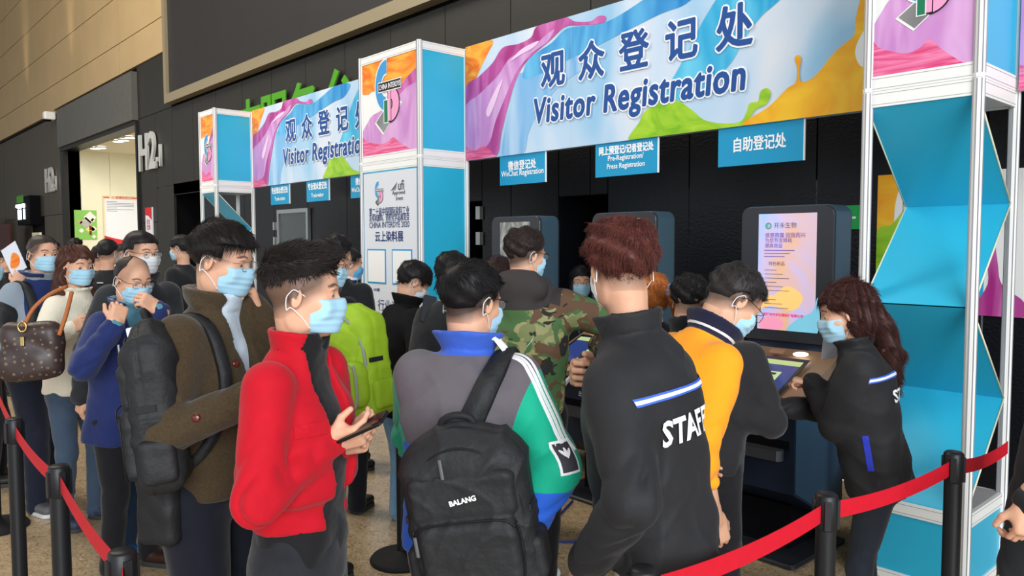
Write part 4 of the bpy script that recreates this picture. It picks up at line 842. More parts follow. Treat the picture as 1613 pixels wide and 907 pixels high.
    me.polygons.add(len(f)); me.polygons.foreach_set('loop_start', np.arange(len(f), dtype=np.int32)*4); me.polygons.foreach_set('use_smooth', np.ones(len(f), bool)); me.materials.append(skin(sk)); me.update(calc_edges=True)
    for nm, c_ in (('stubble', 0), ('lip', 1), ('brow', 2)):
        a = me.attributes.new(nm, 'FLOAT', 'POINT'); a.data.foreach_set('value', AT[:, c_].astype(np.float32))
    J['body'] = link('body', me, E)
    # head-local children
    Mh = Matrix([[*(Rh[i]*hs), Hc[i]] for i in range(3)]+[[0, 0, 0, 1]]); J['Mh'] = Mh
    def hl(o): o.matrix_local = Mh; return o
    J['hl'] = hl
    for q in (-1, 1):
        m = MB(); pr = [(.0122*sin(a), .0122*cos(a)) for a in np.linspace(0, pi, 13)]; m.lathe([(r, -z) for r, z in pr], (q*.0325, .0728, .0), 20, 'y'); o = m.build('eye', [mat('eye_white', (225, 218, 212), .25), mat('iris', (42, 26, 20), .15)], E)
        o.data.polygons.foreach_set('material_index', [1 if (Vector(p.center)-Vector((q*.0325, .0728, -.0008))).normalized().y > .80 else 0 for p in o.data.polygons]); hl(o)
    seed = sum(map(ord, label)) % 97
    if hair:
        sd, K = hair_cap(hair, seed*.37, hk); hv, hf_ = sd.mesh(.0042*fine); hm = hairmat('hair_%d_%d_%d' % hc, hc)
        if long: long(sd, J); hv, hf_ = sd.mesh(.005*fine)
        me = bpy.data.meshes.new('hair'); me.from_pydata(hv.tolist(), [], hf_.tolist()); me.polygons.foreach_set('use_smooth', [True]*len(hf_)); me.materials.append(hm)
        ho = hl(link('hair', me, E)); J['hair'] = ho
        if hn:
            def flow(p):
                w_ = np.clip((p[:, 2]-.045)/.05, 0, 1)
                if hair in ('spiky',): return np.stack([p[:, 0]*.5, w_*1.1-.1, w_*1.25-1.], 1)
                if hair in ('mop', 'curly', 'bowl'): c = p-np.array((0, -.05, .13)); c[:, 2] -= .05; return c/np.linalg.norm(c, axis=1)[:, None]+np.array((0, 0, -.6))
                if hair == 'long': return np.stack([p[:, 0]*7, -.75+0*w_, -1.+.6*w_], 1)
                return np.stack([p[:, 0]*6, w_-.2, .8*w_-1], 1)
            s = strands(ho, hv, hf_, hm, hn, hL or K['L'], up=K.get('up', .16), flow=flow, jit=.035 if hair == 'long' else .10+.10*K.get('curl', 0), wav=.0035*K.get('curl', 0), rad=.00065*max(fine, 1), seed=seed, fade=hair in ('short', 'spiky', 'curly', 'thin'))
    if mask:
        ms = Solid(); ms.u(ell((0, .03, -.045), (.067, .068, .078))).u(ell((-.046, .05, -.032), (.026, .032, .03)), .02).u(ell((.046, .05, -.032), (.026, .032, .03)), .02).u(ell((0, .09, -.032), (.02, .022, .03)), .035).u(ell((0, .066, -.09), (.03, .03, .03)), .03)
        dz = mask_low
        def reg(P):
            z = P[:, 2]+dz; return smax(smax(np.abs(z+.058)-.050+.06*np.abs(P[:, 0]), .024-P[:, 1], .003), np.abs(P[:, 0])-.068, .003)
        ms.d(lambda P: -.004-.0009*np.tanh(3*np.sin((P[:, 2]+dz)*300))*np.exp(-((P[:, 2]+.058+dz)/.03)**4)); ms.i(reg, .004)
        o, _, _ = nets('face_mask', [(ms, .0030*fine)], mat('mask_%d_%d_%d' % mask, mask, .75, spec=.2, bump=.15, bscale=300., sheen=.2), E); hl(o)
        for q in (-1, 1):
            m = MB(); L_ = []
            for z0, z1, yb in ((-.016, .014, -.014), (-.094, -.034, -.022)):
                L_.append([(q*.058, .028, z0-dz), (q*.071, .008, z0*.5+z1*.5-dz*.5), (q*.084, yb, z1), (q*.081, yb-.012, z1-.008)])
            m.tube(spline(L_[0]+[(q*.080, -.036, -.01)]+L_[1][::-1], 26), .0014, 6)
            hl(m.build('ear_loop', mat('loop_white', (235, 238, 240), .7), o)).matrix_local = Matrix.Identity(4)
    if glasses:
        m = MB(); y = .104
        for q in (-1, 1):
            pts = [(q*(.033+a), y-.35*abs(a+.003)*.5-.0, b-.001) for a, b in rrect(-.025, .025, -.0155, .0145, .011, 4)]; m.tube(pts, .0011, 6, closed=True)
            m.tube([(q*.057, y-.012, .008), (q*.078, y-.02, .008), (q*.083, .05, .01), (q*.084, 0, .014), (q*.083, -.02, .002)], .0013, 6)
        m.tube(spline([(-.009, y-.002, .003), (0, y+.002, .006), (.009, y-.002, .003)], 6), .0012, 6)
        g = hl(m.build('glasses', mat('specs_%d_%d_%d' % glasses, glasses, .3, metal=.6), E)); m = MB()
        for q in (-1, 1): m.add([(q*(.033+a), y-.35*abs(a+.003)*.5, b-.001) for a, b in rrect(-.024, .024, -.0147, .0137, .011, 4)], [tuple(range(20))])
        lm = mat('lens', (235, 240, 240), .05, alpha=.16, spec=.6); m.build('lens', lm, g)
    # --- trousers and shoes
    c = lg.get('c', (30, 32, 40)); tw = lg.get('w', 1.)*w; ts = Solid()
    ts.u(loft(P0, Rt if lean < 25 else rotm(-lean*.4), [(-.10*k, .15*tw*k, .115*k), (-.02*k, .165*tw*k, .118*k), (.07*k, .152*tw*k, .108*k), (.13*k, .145*tw*k, .10*k)], fold=.002), .02)
    for i, (a, b, e) in enumerate(LG):
        ts.u(sleeve(a, b, e-np.array((0, 0, .035)), (.093*tw*k, .064*tw*k*lg.get('kn', 1), .055*tw*k*lg.get('an', 1)), amp=lg.get('amp', .0045), seed=i+seed, n=20), .03)
    tm = lg.get('m') or cloth('trousers_%d_%d_%d' % c, c, noise=lg.get('noise', .08)); J['trousers'], tv, tf = nets(lg.get('name', 'trousers'), [(ts, .011*max(fine, 1)*lg.get('h', 1))], tm, E); J['tv'], J['tf'] = tv, tf
    J['LG'] = LG
    for i, (a, b, e) in enumerate(LG):
        f0 = np.array((e[0], e[1], 0)); ang = (-8, 8)[i]; Rf = rotm(0, 0, ang); sd = Solid()
        sd.u(rbox(f0+Rf@np.array((0, .065, .045)), (.044*k, .105*k, .030), .028, Rf), .01).u(cone(f0+Rf@np.array((0, .01, .06)), f0+Rf@np.array((0, -.005, .10)), .042, .044), .03).i(lambda P: .012-P[:, 2])
        s, _, _ = nets('shoe', [(sd, .008*fine)], mat('shoe_%d_%d_%d' % shoes, shoes, .5, bump=.2, bscale=60), E)
        m = MB(); out = [(x*1.03, y) for x, y in rrect(-.046*k, .046*k, -.042*k, .168*k, .040, 5)]; m.prism([tuple((Rf@np.array((x, y, 0))+f0)[:2]) for x, y in out], 0.001, .026, 'z', .003); m.build('sole', mat('sole_%d' % int(lg.get('sole', 60)), (int(lg.get('sole', 60)),)*3, .7), s)
    return J
def garment(J, name, m, st=None, L=.06, w=1., dep=1., arms=(.072, .056, .045), cuff=(0., 0.), amp=.0045, fold=.004, collar=None, cut=None, attrs=None, fine=1., neck=(.074, .07), sleeves=(1, 1), sl_end=(1., 1.), extra=None, mi=None, hemw=1., hoodie=0, belly=0, armk=.05, crs=.0045):
    """a top: trunk, two sleeves, collar. L: how far it hangs below the hip joint"""
    k = J['k']; P0, Rt, N = J['P0'], J['Rt'], J['N']; sd = Solid(); a = w*k; b = dep*k
    st = st or [(-L, .168*a*hemw, .128*b, .0), (0*k, .172*a, .132*b, .005+belly*.5), (.14*k, .168*a, .128*b, .008+belly), (.28*k, .180*a, .13*b, .006), (.40*k, .184*a, .122*b, -.004), (.465*k, .160*a, .103*b, -.012), (.525*k, .104*a, .085*b, -.006), (.575*k, neck[0]*k, neck[1]*k, .006)]
    sd.u(loft(P0, Rt, st, fold=fold, seed=len(name)+J['H']*9, capr=.012), .02)
    def add_sleeves():
      for i, A in enumerate(J['arms']):
        if not sleeves[i]: continue
        e, t = A['e'], A['t']; en = sl_end[i]; rr = A['r'] or arms
        if en >= 1: sd.u(sleeve(A['a']+Rt@np.array((-A['q']*.012, 0, -.012)), e, t+nrm(t-e)*cuff[i], [x*k*.93 for x in rr], amp, i*2+J['H']), armk)
        else: sd.u(sleeve(A['a']+Rt@np.array((-A['q']*.012, 0, -.012)), e+(e-A['a'])*0, e+(t-e)*en, [x*k*.93 for x in rr], amp, i*2+J['H']), armk)
    J['Nl'] = N
    if collar:   # standing band round the neck: (height, thickness, tilt forward)
        ch, ct, fl = collar[:3]; ax = nrm(J['Rt'][:, 2]*.7+(J['Hc']-N)*4); o = N+ax*.005; Rc = Rt.copy(); Rc[:, 2] = ax; Rc[:, 0] = nrm(np.cross(Rc[:, 1], ax)); Rc[:, 1] = np.cross(ax, Rc[:, 0])
        def fc(P):
            q = (P-o)@Rc; z = q[:, 2]; rad = 1+fl*(z/ch); n = np.sqrt((q[:, 0]/((neck[0]+.004)*k*rad))**2+(((q[:, 1]-.004)/((neck[1]+.002)*k*rad))**2)); d = np.abs((n-1)*neck[1]*k)-ct
            d = smax(d, np.abs(z-ch*.35)-ch*.65, ct*.8)
            return smax(d, -(np.abs(q[:, 0])-collar[3]*(z+.03)/.05*np.sign(q[:, 1]).clip(0, 1)) if len(collar) > 3 else d-1, .004)
        sd.u((fc, o-.16, o+.16), .008)
    if extra: extra(sd, J)
    ph = sum(map(ord, name))*.7+J['H']*31
    def crease(P, a=crs):
        q = (P-P0)@Rt; x, y, z = q[:, 0], q[:, 1], q[:, 2]
        u = 13*x*np.sign(y+.001)+11*z+2.2*np.sin(7*z+5*x+ph)+1.2*np.sin(15*y+9*z); v = -10*x+17*z+2*np.sin(9*x-6*z+ph*2)+1.4*np.sin(12*y+ph)
        m = .35+.65*np.clip(.5+.5*np.sin(5*x+7*z+4*y+ph), 0, 1)
        return -a*m*((1-np.abs(np.sin(u)))**3+.8*(1-np.abs(np.sin(v)))**3)
    if crs: sd.d(crease)
    if cut: cut(sd, J)
    else:        # hollow neck opening
        ax = nrm(J['Hc']-N); sd.c(cone(N-ax*.0, N+ax*.2, .052*k, .062*k), .006)
    add_sleeves()
    o, v, f = nets(name, [(sd, .0085*fine)], m, J['E'], attrs={n_: (lambda P, fn=fn: fn(P, sd)) for n_, fn in (attrs or {}).items()}, mi=mi)
    J[name] = o; J['bv'] = BVHTree.FromPolygons(v.tolist(), f.tolist()); J['gv'], J['gf'] = v, f; J['sd'] = sd
    return o
def strap(J, pts, width, th, m, name='strap', parent=None, n=40, bv=None, snap=1, off=0., world=None):
    """a flat band along points (person-local), laid on the clothes"""
    bv = bv or J['bv']; S_ = spline(pts, n); P, Nn = [], []
    for p in S_:
        q, nn, _, _ = bv.find_nearest(Vector(p))
        nn = np.array(nn); q = np.array(q)
        if snap and np.linalg.norm(q-p) < snap*.12: P.append(q+nn*(th*.6+off))
        else: P.append(np.array(p))
        Nn.append(nn)
    P = np.array(P); Nn = np.array(Nn)
    for _ in range(3): P[1:-1] = (P[:-2]+2*P[1:-1]+P[2:])/4; Nn[1:-1] = Nn[:-2]+2*Nn[1:-1]+Nn[2:]; Nn /= np.linalg.norm(Nn, axis=1)[:, None]
    mb = MB(); v = []; ww = width if hasattr(width, '__len__') else [width]*(n+1)
    for i in range(len(P)):
        t = nrm(P[min(i+1, len(P)-1)]-P[max(i-1, 0)]); s = nrm(np.cross(t, Nn[i])); nn = np.cross(s, t); wd = np.interp(i/n, np.linspace(0, 1, len(ww)), ww)/2
        for a, b in ((-1, -.5), (-.85, .5), (.85, .5), (1, -.5)): v.append(P[i]+s*a*wd+nn*b*th)
    f = [(i*4+a, i*4+(a+1) % 4, i*4+4+(a+1) % 4, i*4+4+a) for i in range(len(P)-1) for a in range(4)]+[(0, 1, 2, 3), tuple(len(v)-4+a for a in (3, 2, 1, 0))]
    if world: v = [J['r']@np.array(q)+J['root'] for q in v]
    mb.add(v, f, th > .003); return mb.build(name, m, J['E'] if parent is None and not world else parent)
def decal(J, pts, faces, o, u, w_, m, name, bv=None, off=.0015, dirn=None, parent=None, sub=0):
    """flat print laid onto a curved surface: point (a, b) starts at o+a*u+b*w and drops along dirn"""
    bv = bv or J['bv']; u, w_ = np.array(u, float), np.array(w_, float); dn = nrm(dirn if dirn is not None else np.cross(w_, u)); o = np.array(o, float); v = []
    for a, b in pts:
        q = o+a*u+b*w_; h, nn, _, _ = bv.ray_cast(Vector(q), Vector(dn), 1.5)
        v.append(np.array(h)-dn*off if h is not None else None)
    faces = [g for g in faces if all(v[i] is not None for i in g)]; v = [q if q is not None else o for q in v]; mb = MB(); mb.add(v, faces, False); return mb.build(name, m, parent or J['E'])
def gridpts(x0, x1, y0, y1, nx, ny):
    p = [(x0+(x1-x0)*i/nx, y0+(y1-y0)*j/ny) for j in range(ny+1) for i in range(nx+1)]; f = [(j*(nx+1)+i, j*(nx+1)+i+1, (j+1)*(nx+1)+i+1, (j+1)*(nx+1)+i) for j in range(ny) for i in range(nx)]; return p, f
# ------------------------------------------------------------------ bags, phones and other carried things
M_bag = mat('bag_black', (36, 37, 39), .62, noise=.1, nscale=20, bump=.7, bscale=18, spec=.3, bdist=.012); mat('zip_black', (20, 20, 22), .5); M_zip = mat('zip_grey', (120, 122, 126), .35, metal=.7); M_strap = mat('strap_black', (30, 30, 33), .7, bump=.3, bscale=260, bdist=.001)
def backpack(label, px, py, D, rz, w, h, d, m, roll=0, tilt=0, fine=1., kind='city', mtrim=None):
    """px, py, D: middle of the outer face; outer face looks along local -y"""
    c = at(px, py, D); t = empty('backpack', c, 0, label, 'backpack'); t.rotation_euler = (radians(tilt), radians(roll), rz); hw, hh, hd = w/2, h/2, d/2; mtrim = mtrim or m
    b = Solid(); b.u(rbox((0, hd, -h*.06), (hw, hd, hh*.88), .055)).u(ell((0, hd*1.05, h*.30), (hw*.90, hd*.95, h*.21)), .05)
    cr_ = lambda P, s_: -.006*((1-np.abs(np.sin(P[:, 0]*19+P[:, 2]*13+2*np.sin(P[:, 2]*17+s_))))**3+(1-np.abs(np.sin(P[:, 2]*21-P[:, 0]*12+1.5*np.sin(P[:, 0]*15+s_))))**3)
    b.d(lambda P: cr_(P, 1.)+.003)
    b.d(lambda P: .006*np.exp(-((P[:, 1]-hd*.75)/.004)**2))
    body, v, f = nets('bag_body', [(b, .0075*fine)], m, t)
    p = Solid(); p.u(rbox((0, .004, -h*.20), (hw*.80, .032, h*.205), .03)); p.u(rbox((0, .012, h*.13), (hw*.84, .024, h*.14), .024))
    yo = 0
    if kind == 'green': yo = -.03; p = Solid(); p.u(rbox((hw*.1, -.005, -h*.19), (hw*.86, .05, h*.2), .05)).u(ell((0, .01, h*.16), (hw*.8, .04, h*.2)), .03)
    p.d(lambda P: cr_(P, 4.)*.7+.002)
    nets('pocket', [(p, .007*fine)], m, t)
    m1 = MB(); m1.tube(spline([(-hw*.78, -.026+yo, -h*.05), (-hw*.6, -.03+yo, h*.0), (0, -.032+yo, h*.012), (hw*.6, -.03+yo, h*.0), (hw*.78, -.026+yo, -h*.05)], 20), .0028, 5); m1.build('zip_line', mtrim if kind == 'green' else mat('zip_black', (20, 20, 22), .5), t)
    MB().tube(spline([(-hw*.86, .02, -h*.1), (-hw*.84, .015, h*.12), (-hw*.5, .01, h*.33), (0, .008, h*.40), (hw*.5, .01, h*.33), (hw*.84, .015, h*.12), (hw*.86, .02, -h*.1)], 30), .0032 if kind != 'green' else .008, 5).build('zip_line', mtrim if kind == 'green' else MATS.get('zip_black') or M_zip, t)
    for q in (-1, 1):
        MB().box(q*hw*.97-.005, q*hw*.97+.005, .03, d*.6, -h*.02, h*.02, .004).build('compression_strap', M_strap, t); sp_ = Solid(); sp_.u(rbox((q*hw*.93, hd, -h*.30), (.028, hd*.7, h*.13), .022)); nets('side_pocket', [(sp_, .008*fine)], m, t)
    MB().tube(spline([(-hw*.8, -.02+yo, -h*.02), (-hw*.84, -.02+yo, -h*.2), (-hw*.7, -.022+yo, -h*.38), (0, -.026+yo, -h*.405), (hw*.7, -.022+yo, -h*.38), (hw*.84, -.02+yo, -h*.2), (hw*.8, -.02+yo, -h*.02)], 30), .0024 if kind != 'green' else .007, 5).build('pocket_piping', mtrim if kind == 'green' else MATS['zip_black'], t)
    MB().tube(spline([(-.045, hd*1.1, h*.44), (-.04, hd, h*.52), (0, hd*.9, h*.55), (.04, hd, h*.52), (.045, hd*1.1, h*.44)], 14), .010, 8).build('handle', M_strap, t)
    for x, z in ((-hw*.2, h*.37), (-hw*.76, -h*.04)): MB().box(x-.005, x+.005, -.024 if z > 0 else -.042, -.016 if z > 0 else -.034, z-.055, z, .003).build('zip_pull', M_zip, t)
    return t
def phone(label, px, py, D, right, up, screen=None, size=(.074, .155, .009), cat='phone'):
    """right, up: world directions of the short and long side"""
    c = at(px, py, D); r = nrm(right); u = nrm(np.array(up)-r*(np.array(up)@r)); n = np.cross(r, u)
    t = empty('phone', label=label, cat=cat); t.matrix_world = Matrix([[r[i], u[i], n[i], c[i]] for i in range(3)]+[[0, 0, 0, 1]])
    a, b, h = size[0]/2, size[1]/2, size[2]/2; MB().prism(rrect(-a, a, -b, b, .010, 4), -h, h, 'z', .0015).build('phone_body', mat('phone_black', (24, 25, 28), .25), t)
    MB().prism(rrect(-a+.003, a-.003, -b+.004, b-.004, .008, 3), h, h+.0006).build('phone_or_tag_face', mat('lit_screen_or_tag', (190, 205, 225), .2, emit=.9) if screen else mat('phone_glass', (30, 34, 40), .08), t)
    MB().prism(rrect(-a+.006, -a+.028, b-.03, b-.006, .004, 3), -h-.0015, -h).build('lens_bump', mat('phone_dark', (12, 12, 14), .2), t)
    return t
wr = lambda a, u=0, d=0: np.array(RT)*a+np.array(UP)*u+np.array(FW)*d      # a world direction given as seen from the camera
def opening(x0, x1, ymin=0., z0=-9, z1=9):
    """cut a front opening into a top; half-width x0 at the hem to x1 at the neck"""
    def f(sd, J):
        P0, Rt, k, N = J['P0'], J['Rt'], J['k'], J['N']; ax = nrm(J['Hc']-N)
        def g(P):
            q = (P-P0)@Rt; t = np.clip((q[:, 2]+.05)/(.62*k), 0, 1); return -np.maximum(np.maximum(np.abs(q[:, 0])-(x0+(x1-x0)*t), ymin-q[:, 1]), np.maximum(z0-q[:, 2], q[:, 2]-z1))
        sd.i(g, .006); sd.c(cone(N-ax*.02, N+ax*.2, .055*k, .066*k), .006)
    return f
def lapel_line(J, x0, x1, z0, z1, wd, m, name='zip', off=.001, n=24):
    P0, Rt = J['P0'], J['Rt']; p, f = gridpts(-wd/2, wd/2, 0, 1, 1, n); k = J['k']
    pts = []
    for a, b in p: z = z0+(z1-z0)*b; pts.append((x0+(x1-x0)*b+a, z))
    return decal(J, pts, f, P0+Rt[:, 1]*.5, Rt[:, 0], Rt[:, 2], m, name, off=-off, dirn=-Rt[:, 1])
# ------------------------------------------------------------------ the queue, front row
# man in red
J = person('young man with spiky dark hair in a bright red jacket looking at his phone', 478, 393, 2.18, 103, lean=1, hy=20, hp=3, w=1.02, hair='spiky', hc=(36, 30, 28), hn=9000, stub=.75,
           R=dict(wp=(518, 698, 2.14), pole=(.3, .1, -1), hd=(-.15, 1, .28), hn=(-.75, -.1, .65), curls=(.35, .4, .45, .5), thumb=.35), L=dict(wp=(540, 700, 2.26), pole=(-1, -.5, -.35), hd=(.2, 1, .25), hn=(.6, 0, .75), curl=.45), legs=dict(c=(36, 37, 42), noise=.25, w=.9), shoes=(30, 30, 32))
garment(J, 'shirt', cloth('black_shirt', (24, 24, 27)), L=.03, w=.84, dep=.84, arms=(.055, .045, .034), collar=(.04, .006, .05, .018), sl_end=(.9, .9))
red = cloth('red_jacket', (186, 14, 34), .8, .08, .04)
def hemband(sd, J):
    P0, Rt, k = J['P0'], J['Rt'], J['k']; sd.d(lambda P: .007*np.exp(-(((P-P0)@Rt[:, 2]-.165)/.012)**2)*1.0)
garment(J, 'jacket', red, L=-.085, w=1.02, dep=1.06, collar=(.042, .007, .12, .03), cut=opening(.062, .066, .0), cuff=(.012, .01), amp=.0065, fold=.005, fine=.85,
        st=[(.085, .158, .118, 0), (.155, .160, .12, 0), (.185, .185, .148, .0), (.28, .188, .140, .004), (.40, .188, .128, -.002), (.465, .164, .106, -.012), (.525, .108, .088, -.006), (.575, .078, .072, .006)], arms=(.074, .060, .043), armk=.018, crs=.007)
lapel_line(J, .069, .070, .09, .5, .006, M_zip); lapel_line(J, -.069, -.070, .09, .5, .006, M_zip)
pkt, pf = gridpts(0, .085, 0, .035, 6, 3); decal(J, [(a+.09, b+.36) for a, b in pkt], pf, J['P0']+J['Rt'][:, 1]*.5, J['Rt'][:, 0], J['Rt'][:, 2], red, 'pocket_flap', off=.004, dirn=-J['Rt'][:, 1])
J7 = J
phone('black phone held low by the man in the red jacket', 571, 672, 2.12, wr(.15, .35, .9), wr(.85, .52, .1), size=(.074, .15, .009))
# man in brown coat
J = person('man in a dark olive brown coat holding a phone to his ear', 350, 353, 2.66, 104, lean=3, hy=8, hp=12, w=1.12, hair='short', hk=dict(t=.022, side=.010, a=-.004, b=.50, L=.024), hc=(30, 25, 24), hn=9000, stub=.5, glasses=(150, 140, 130),
           R=dict(wp=(392, 628, 2.40), pole=(.55, -.3, -1)), L=dict(wp=(403, 494, 2.76), pole=(-.5, .6, -1), hd=(.35, -.1, .9), hn=(1, -.4, -.2), curl=.6, thumb=.2), legs=dict(c=(24, 27, 38), w=1.08, amp=.003))
garment(J, 'shirt', cloth('pale_blue_shirt', (206, 222, 236)), L=0, w=.95, dep=.9, arms=(.05, .04, .032), collar=(.045, .006, .1, .0), sl_end=(.95, .9))
coat = mat('brown_wool', (70, 58, 42), .95, noise=.14, nscale=120, bump=.3, bscale=70, sheen=.15, spec=.1, bdist=.004)
def coatx(sd, J):
    N, Rt, k = J['N'], J['Rt'], J['k']; P0 = J['P0']
    for q in (-1, 1): sd.u(cone(N+Rt@np.array((q*.05, .095, -.10)), N+Rt@np.array((q*.085, .0, .015)), .012, .022), .02).u(cone(N+Rt@np.array((q*.085, .0, .015)), N+Rt@np.array((q*.03, -.075, .03)), .022, .022), .02)
garment(J, 'coat', coat, L=.02, w=1.14, dep=1.16, collar=(.05, .012, .28, .05), extra=coatx, cut=opening(.0, .058, .03, z0=.38), cuff=(.0, .02), amp=.0045, fold=.004, arms=(.079, .067, .055), belly=.012, fine=.9)
bm = mat('button_brown', (92, 30, 22), .25, coat=.6)
def button(J, x, z, m, r=.014, nm='button', y=.5):
    P0, Rt = J['P0'], J['Rt']; o = P0+Rt@np.array((x, y, z)); h, n, _, _ = J['bv'].ray_cast(Vector(o), Vector(-Rt[:, 1]), .9)
    if h is None: return
    b = MB().lathe([(0, .006), (r*.6, .0055), (r, .003), (r, -.002), (0, -.004)], seg=12).build(nm, m, J['E']); b.matrix_local = Matrix.Translation(h) @ Vector(n).to_track_quat('Z', 'Y').to_matrix().to_4x4()
for x, z in ((.02, .36), (.03, .25), (.03, .14), (.08, .43), (.03, .04)): button(J, x, z, bm)
A = J['arms'][0]; q = A['t']-nrm(A['t']-A['e'])*.05; h, n, _, _ = J['bv'].find_nearest(Vector(q+np.array((.3, 0, 0)))); b = MB().lathe([(0, .006), (.008, .0055), (.013, .003), (.013, -.002)], seg=12).build('button', bm, J['E']); b.matrix_local = Matrix.Translation(h) @ Vector(n).to_track_quat('Z', 'Y').to_matrix().to_4x4()
strap(J, [J['P0']+J['Rt']@np.array(p) for p in ((.15, -.17, .12), (.15, -.16, .40), (.125, -.10, .535), (.125, .04, .55), (.145, .15, .44), (.165, .17, .30), (.19, .09, .14), (.20, -.02, .06))], (.04, .042, .045, .045, .042, .035, .025), .014, M_bag, 'shoulder_strap', off=.006)
J6 = J
phone('phone pressed to the left ear of the man in the brown coat', 386, 440, 2.74, wr(.5, 0, 1), wr(-.25, 1, 0))
b = backpack('large dark grey backpack on the back of the man in the brown coat', 208, 640, 2.44, J['E'].rotation_euler.z+.55, .31, .53, .15, M_bag, roll=-4, tilt=6)
t = empty('side_bag', at(250, 770, 2.5), J['E'].rotation_euler.z, 'small black pouch bag hanging below the brown coat', 'bag'); sd = Solid(); sd.u(rbox((0, 0, -.06), (.035, .07, .12), .03)); sd.d(lambda P: .002*np.sin(P[:, 2]*60+3*np.sin(P[:, 1]*30))); nets('bag_body', [(sd, .008)], M_bag, t); MB().tube(spline([(0, -.04, .06), (.0, -.02, .2), (-.05, .03, .3)], 8), .006, 5).build('cord', M_strap, t); MB().tube([(.03, .0, .03), (.038, .01, -.01)], .004, 5).build('clasp', M_zip, t)
# man in tricolour jacket with backpack
def _arm(J, P, i):
    A = J['arms'][i]; return np.minimum(np.linalg.norm(P-A['a']-np.clip(((P-A['a'])@nrm(A['e']-A['a'])), 0, 9)[:, None]*nrm(A['e']-A['a']), axis=1), 9)
J = person('young man with black hair in a grey, green and blue track jacket, seen from behind', 742, 412, 2.40, 16, lean=4, hy=-22, hp=8, w=1.02, hair='short', hc=(22, 20, 22), hn=11000, stub=.9, hL=.022, glasses=(30, 30, 34),
           R=dict(wp=(812, 862, 2.22), pole=(1, -.15, 0), hd=(-.1, .15, -1), hn=(-1, .2, 0), curl=.4), L=dict(wp=(665, 745, 2.8), pole=(-.3, -.5, -1)), legs=dict(c=(28, 28, 32)))
def side_(P, sd, J=J): q = (P-J['P0'])@J['Rt']; return q
k = J['k']; A0, A1 = J['arms'][0], J['arms'][1]
def green(P, sd): q = side_(P, sd); return np.abs(q[:, 0])-(.160+.10*np.clip((.50*k-q[:, 2]), -.2, .05)*0+np.clip((q[:, 2]-.30*k), 0, .3)*.32)
def blue(P, sd): q = side_(P, sd); s_ = q[:, 0]; return np.where(np.abs(s_) > .165+np.clip(q[:, 2]-.15, 0, 1)*.1, (.185-q[:, 2]), (.285-q[:, 2]))
def coll(P, sd, J=J): q = (P-J['N'])@J['Rt']; return np.minimum(q[:, 2]+.018, .112-np.hypot(q[:, 0], q[:, 1]))
tri = panels('track_cloth', (98, 92, 98), [('green', (14, 168, 134)), ('blue', (40, 96, 206)), ('collar', (58, 96, 196))], .7)
garment(J, 'track_jacket', tri, L=.05, w=1.10, dep=1.14, collar=(.045, .008, .35, .03), attrs=dict(green=green, blue=blue, collar=coll), cuff=(.03, .0), amp=.007, fold=.006, arms=(.088, .078, .052), fine=.85)
P0, Rt = J['P0'], J['Rt']
# three white stripes over the shoulder and down the sleeve
sh = A0['a']; outv = nrm(Rt@np.array((.8, -.75, .1)))
for i in (-1, 0, 1):
    path = [sh+Rt@np.array((-.075, -.015+.02*i, .105)), sh+Rt@np.array((-.03, -.03+.022*i, .09)), sh+Rt@np.array((.045, -.045+.022*i, .05)), sh+(A0['e']-sh)*.35+Rt@np.array((.075, -.05+.022*i, 0)), sh+(A0['e']-sh)*.78+Rt@np.array((.085, -.045+.022*i, 0))]
    strap(J, path, .0125, .0012, mat('stripe_white', (240, 240, 242), .7), 'stripe')
pt, pf = gridpts(-.032, .032, -.05, .05, 4, 5); oc = sh+(A0['e']-sh)*.86+outv*.3
up_ = -nrm(A0['e']-sh); rt_ = nrm(np.cross(up_, outv))
decal(J, pt, pf, oc, rt_, up_, MATS['stripe_white'], 'sleeve_patch', dirn=-outv, off=.002)
pt2 = [(a*.8, b*.84+.0) for a, b in pt]; decal(J, pt2, pf, oc, rt_, up_, mat('patch_grey', (60, 58, 64), .7), 'sleeve_patch', dirn=-outv, off=.0035)
for a_ in (-38, 0, 38): q = [(.011*cos(radians(u))*.45*cos(radians(a_))-(.016*sin(radians(u)))*sin(radians(a_))+.012*-sin(radians(a_)), .011*cos(radians(u))*.45*sin(radians(a_))+.016*sin(radians(u))*cos(radians(a_))+.008*cos(radians(a_))+.006) for u in range(0, 360, 30)]; decal(J, q, [tuple(range(12))], oc, rt_, up_, MATS['stripe_white'], 'patch_leaf', dirn=-outv, off=.005)
J13 = J
strap(J, [P0+Rt@np.array(p) for p in ((.02, -.2, .21), (.06, -.18, .34), (.105, -.13, .47), (.125, -.05, .55), (.13, .05, .53), (.135, .13, .44), (.14, .15, .3))], (.085, .075, .068, .06, .06, .05), .016, M_bag, 'shoulder_strap', off=.004)
b = backpack('black backpack with slanting front pocket on one shoulder of the track jacket', 733, 818, 2.04, J['E'].rotation_euler.z+.12, .345, .47, .17, M_bag, roll=-9, tilt=4, fine=.8)
text('BALANG', .019, M_wl, b, (-.03, -.0165, .045), rot=(pi/2, radians(-8), 0), off=.0012, ext=.0006, name='bag_lettering')
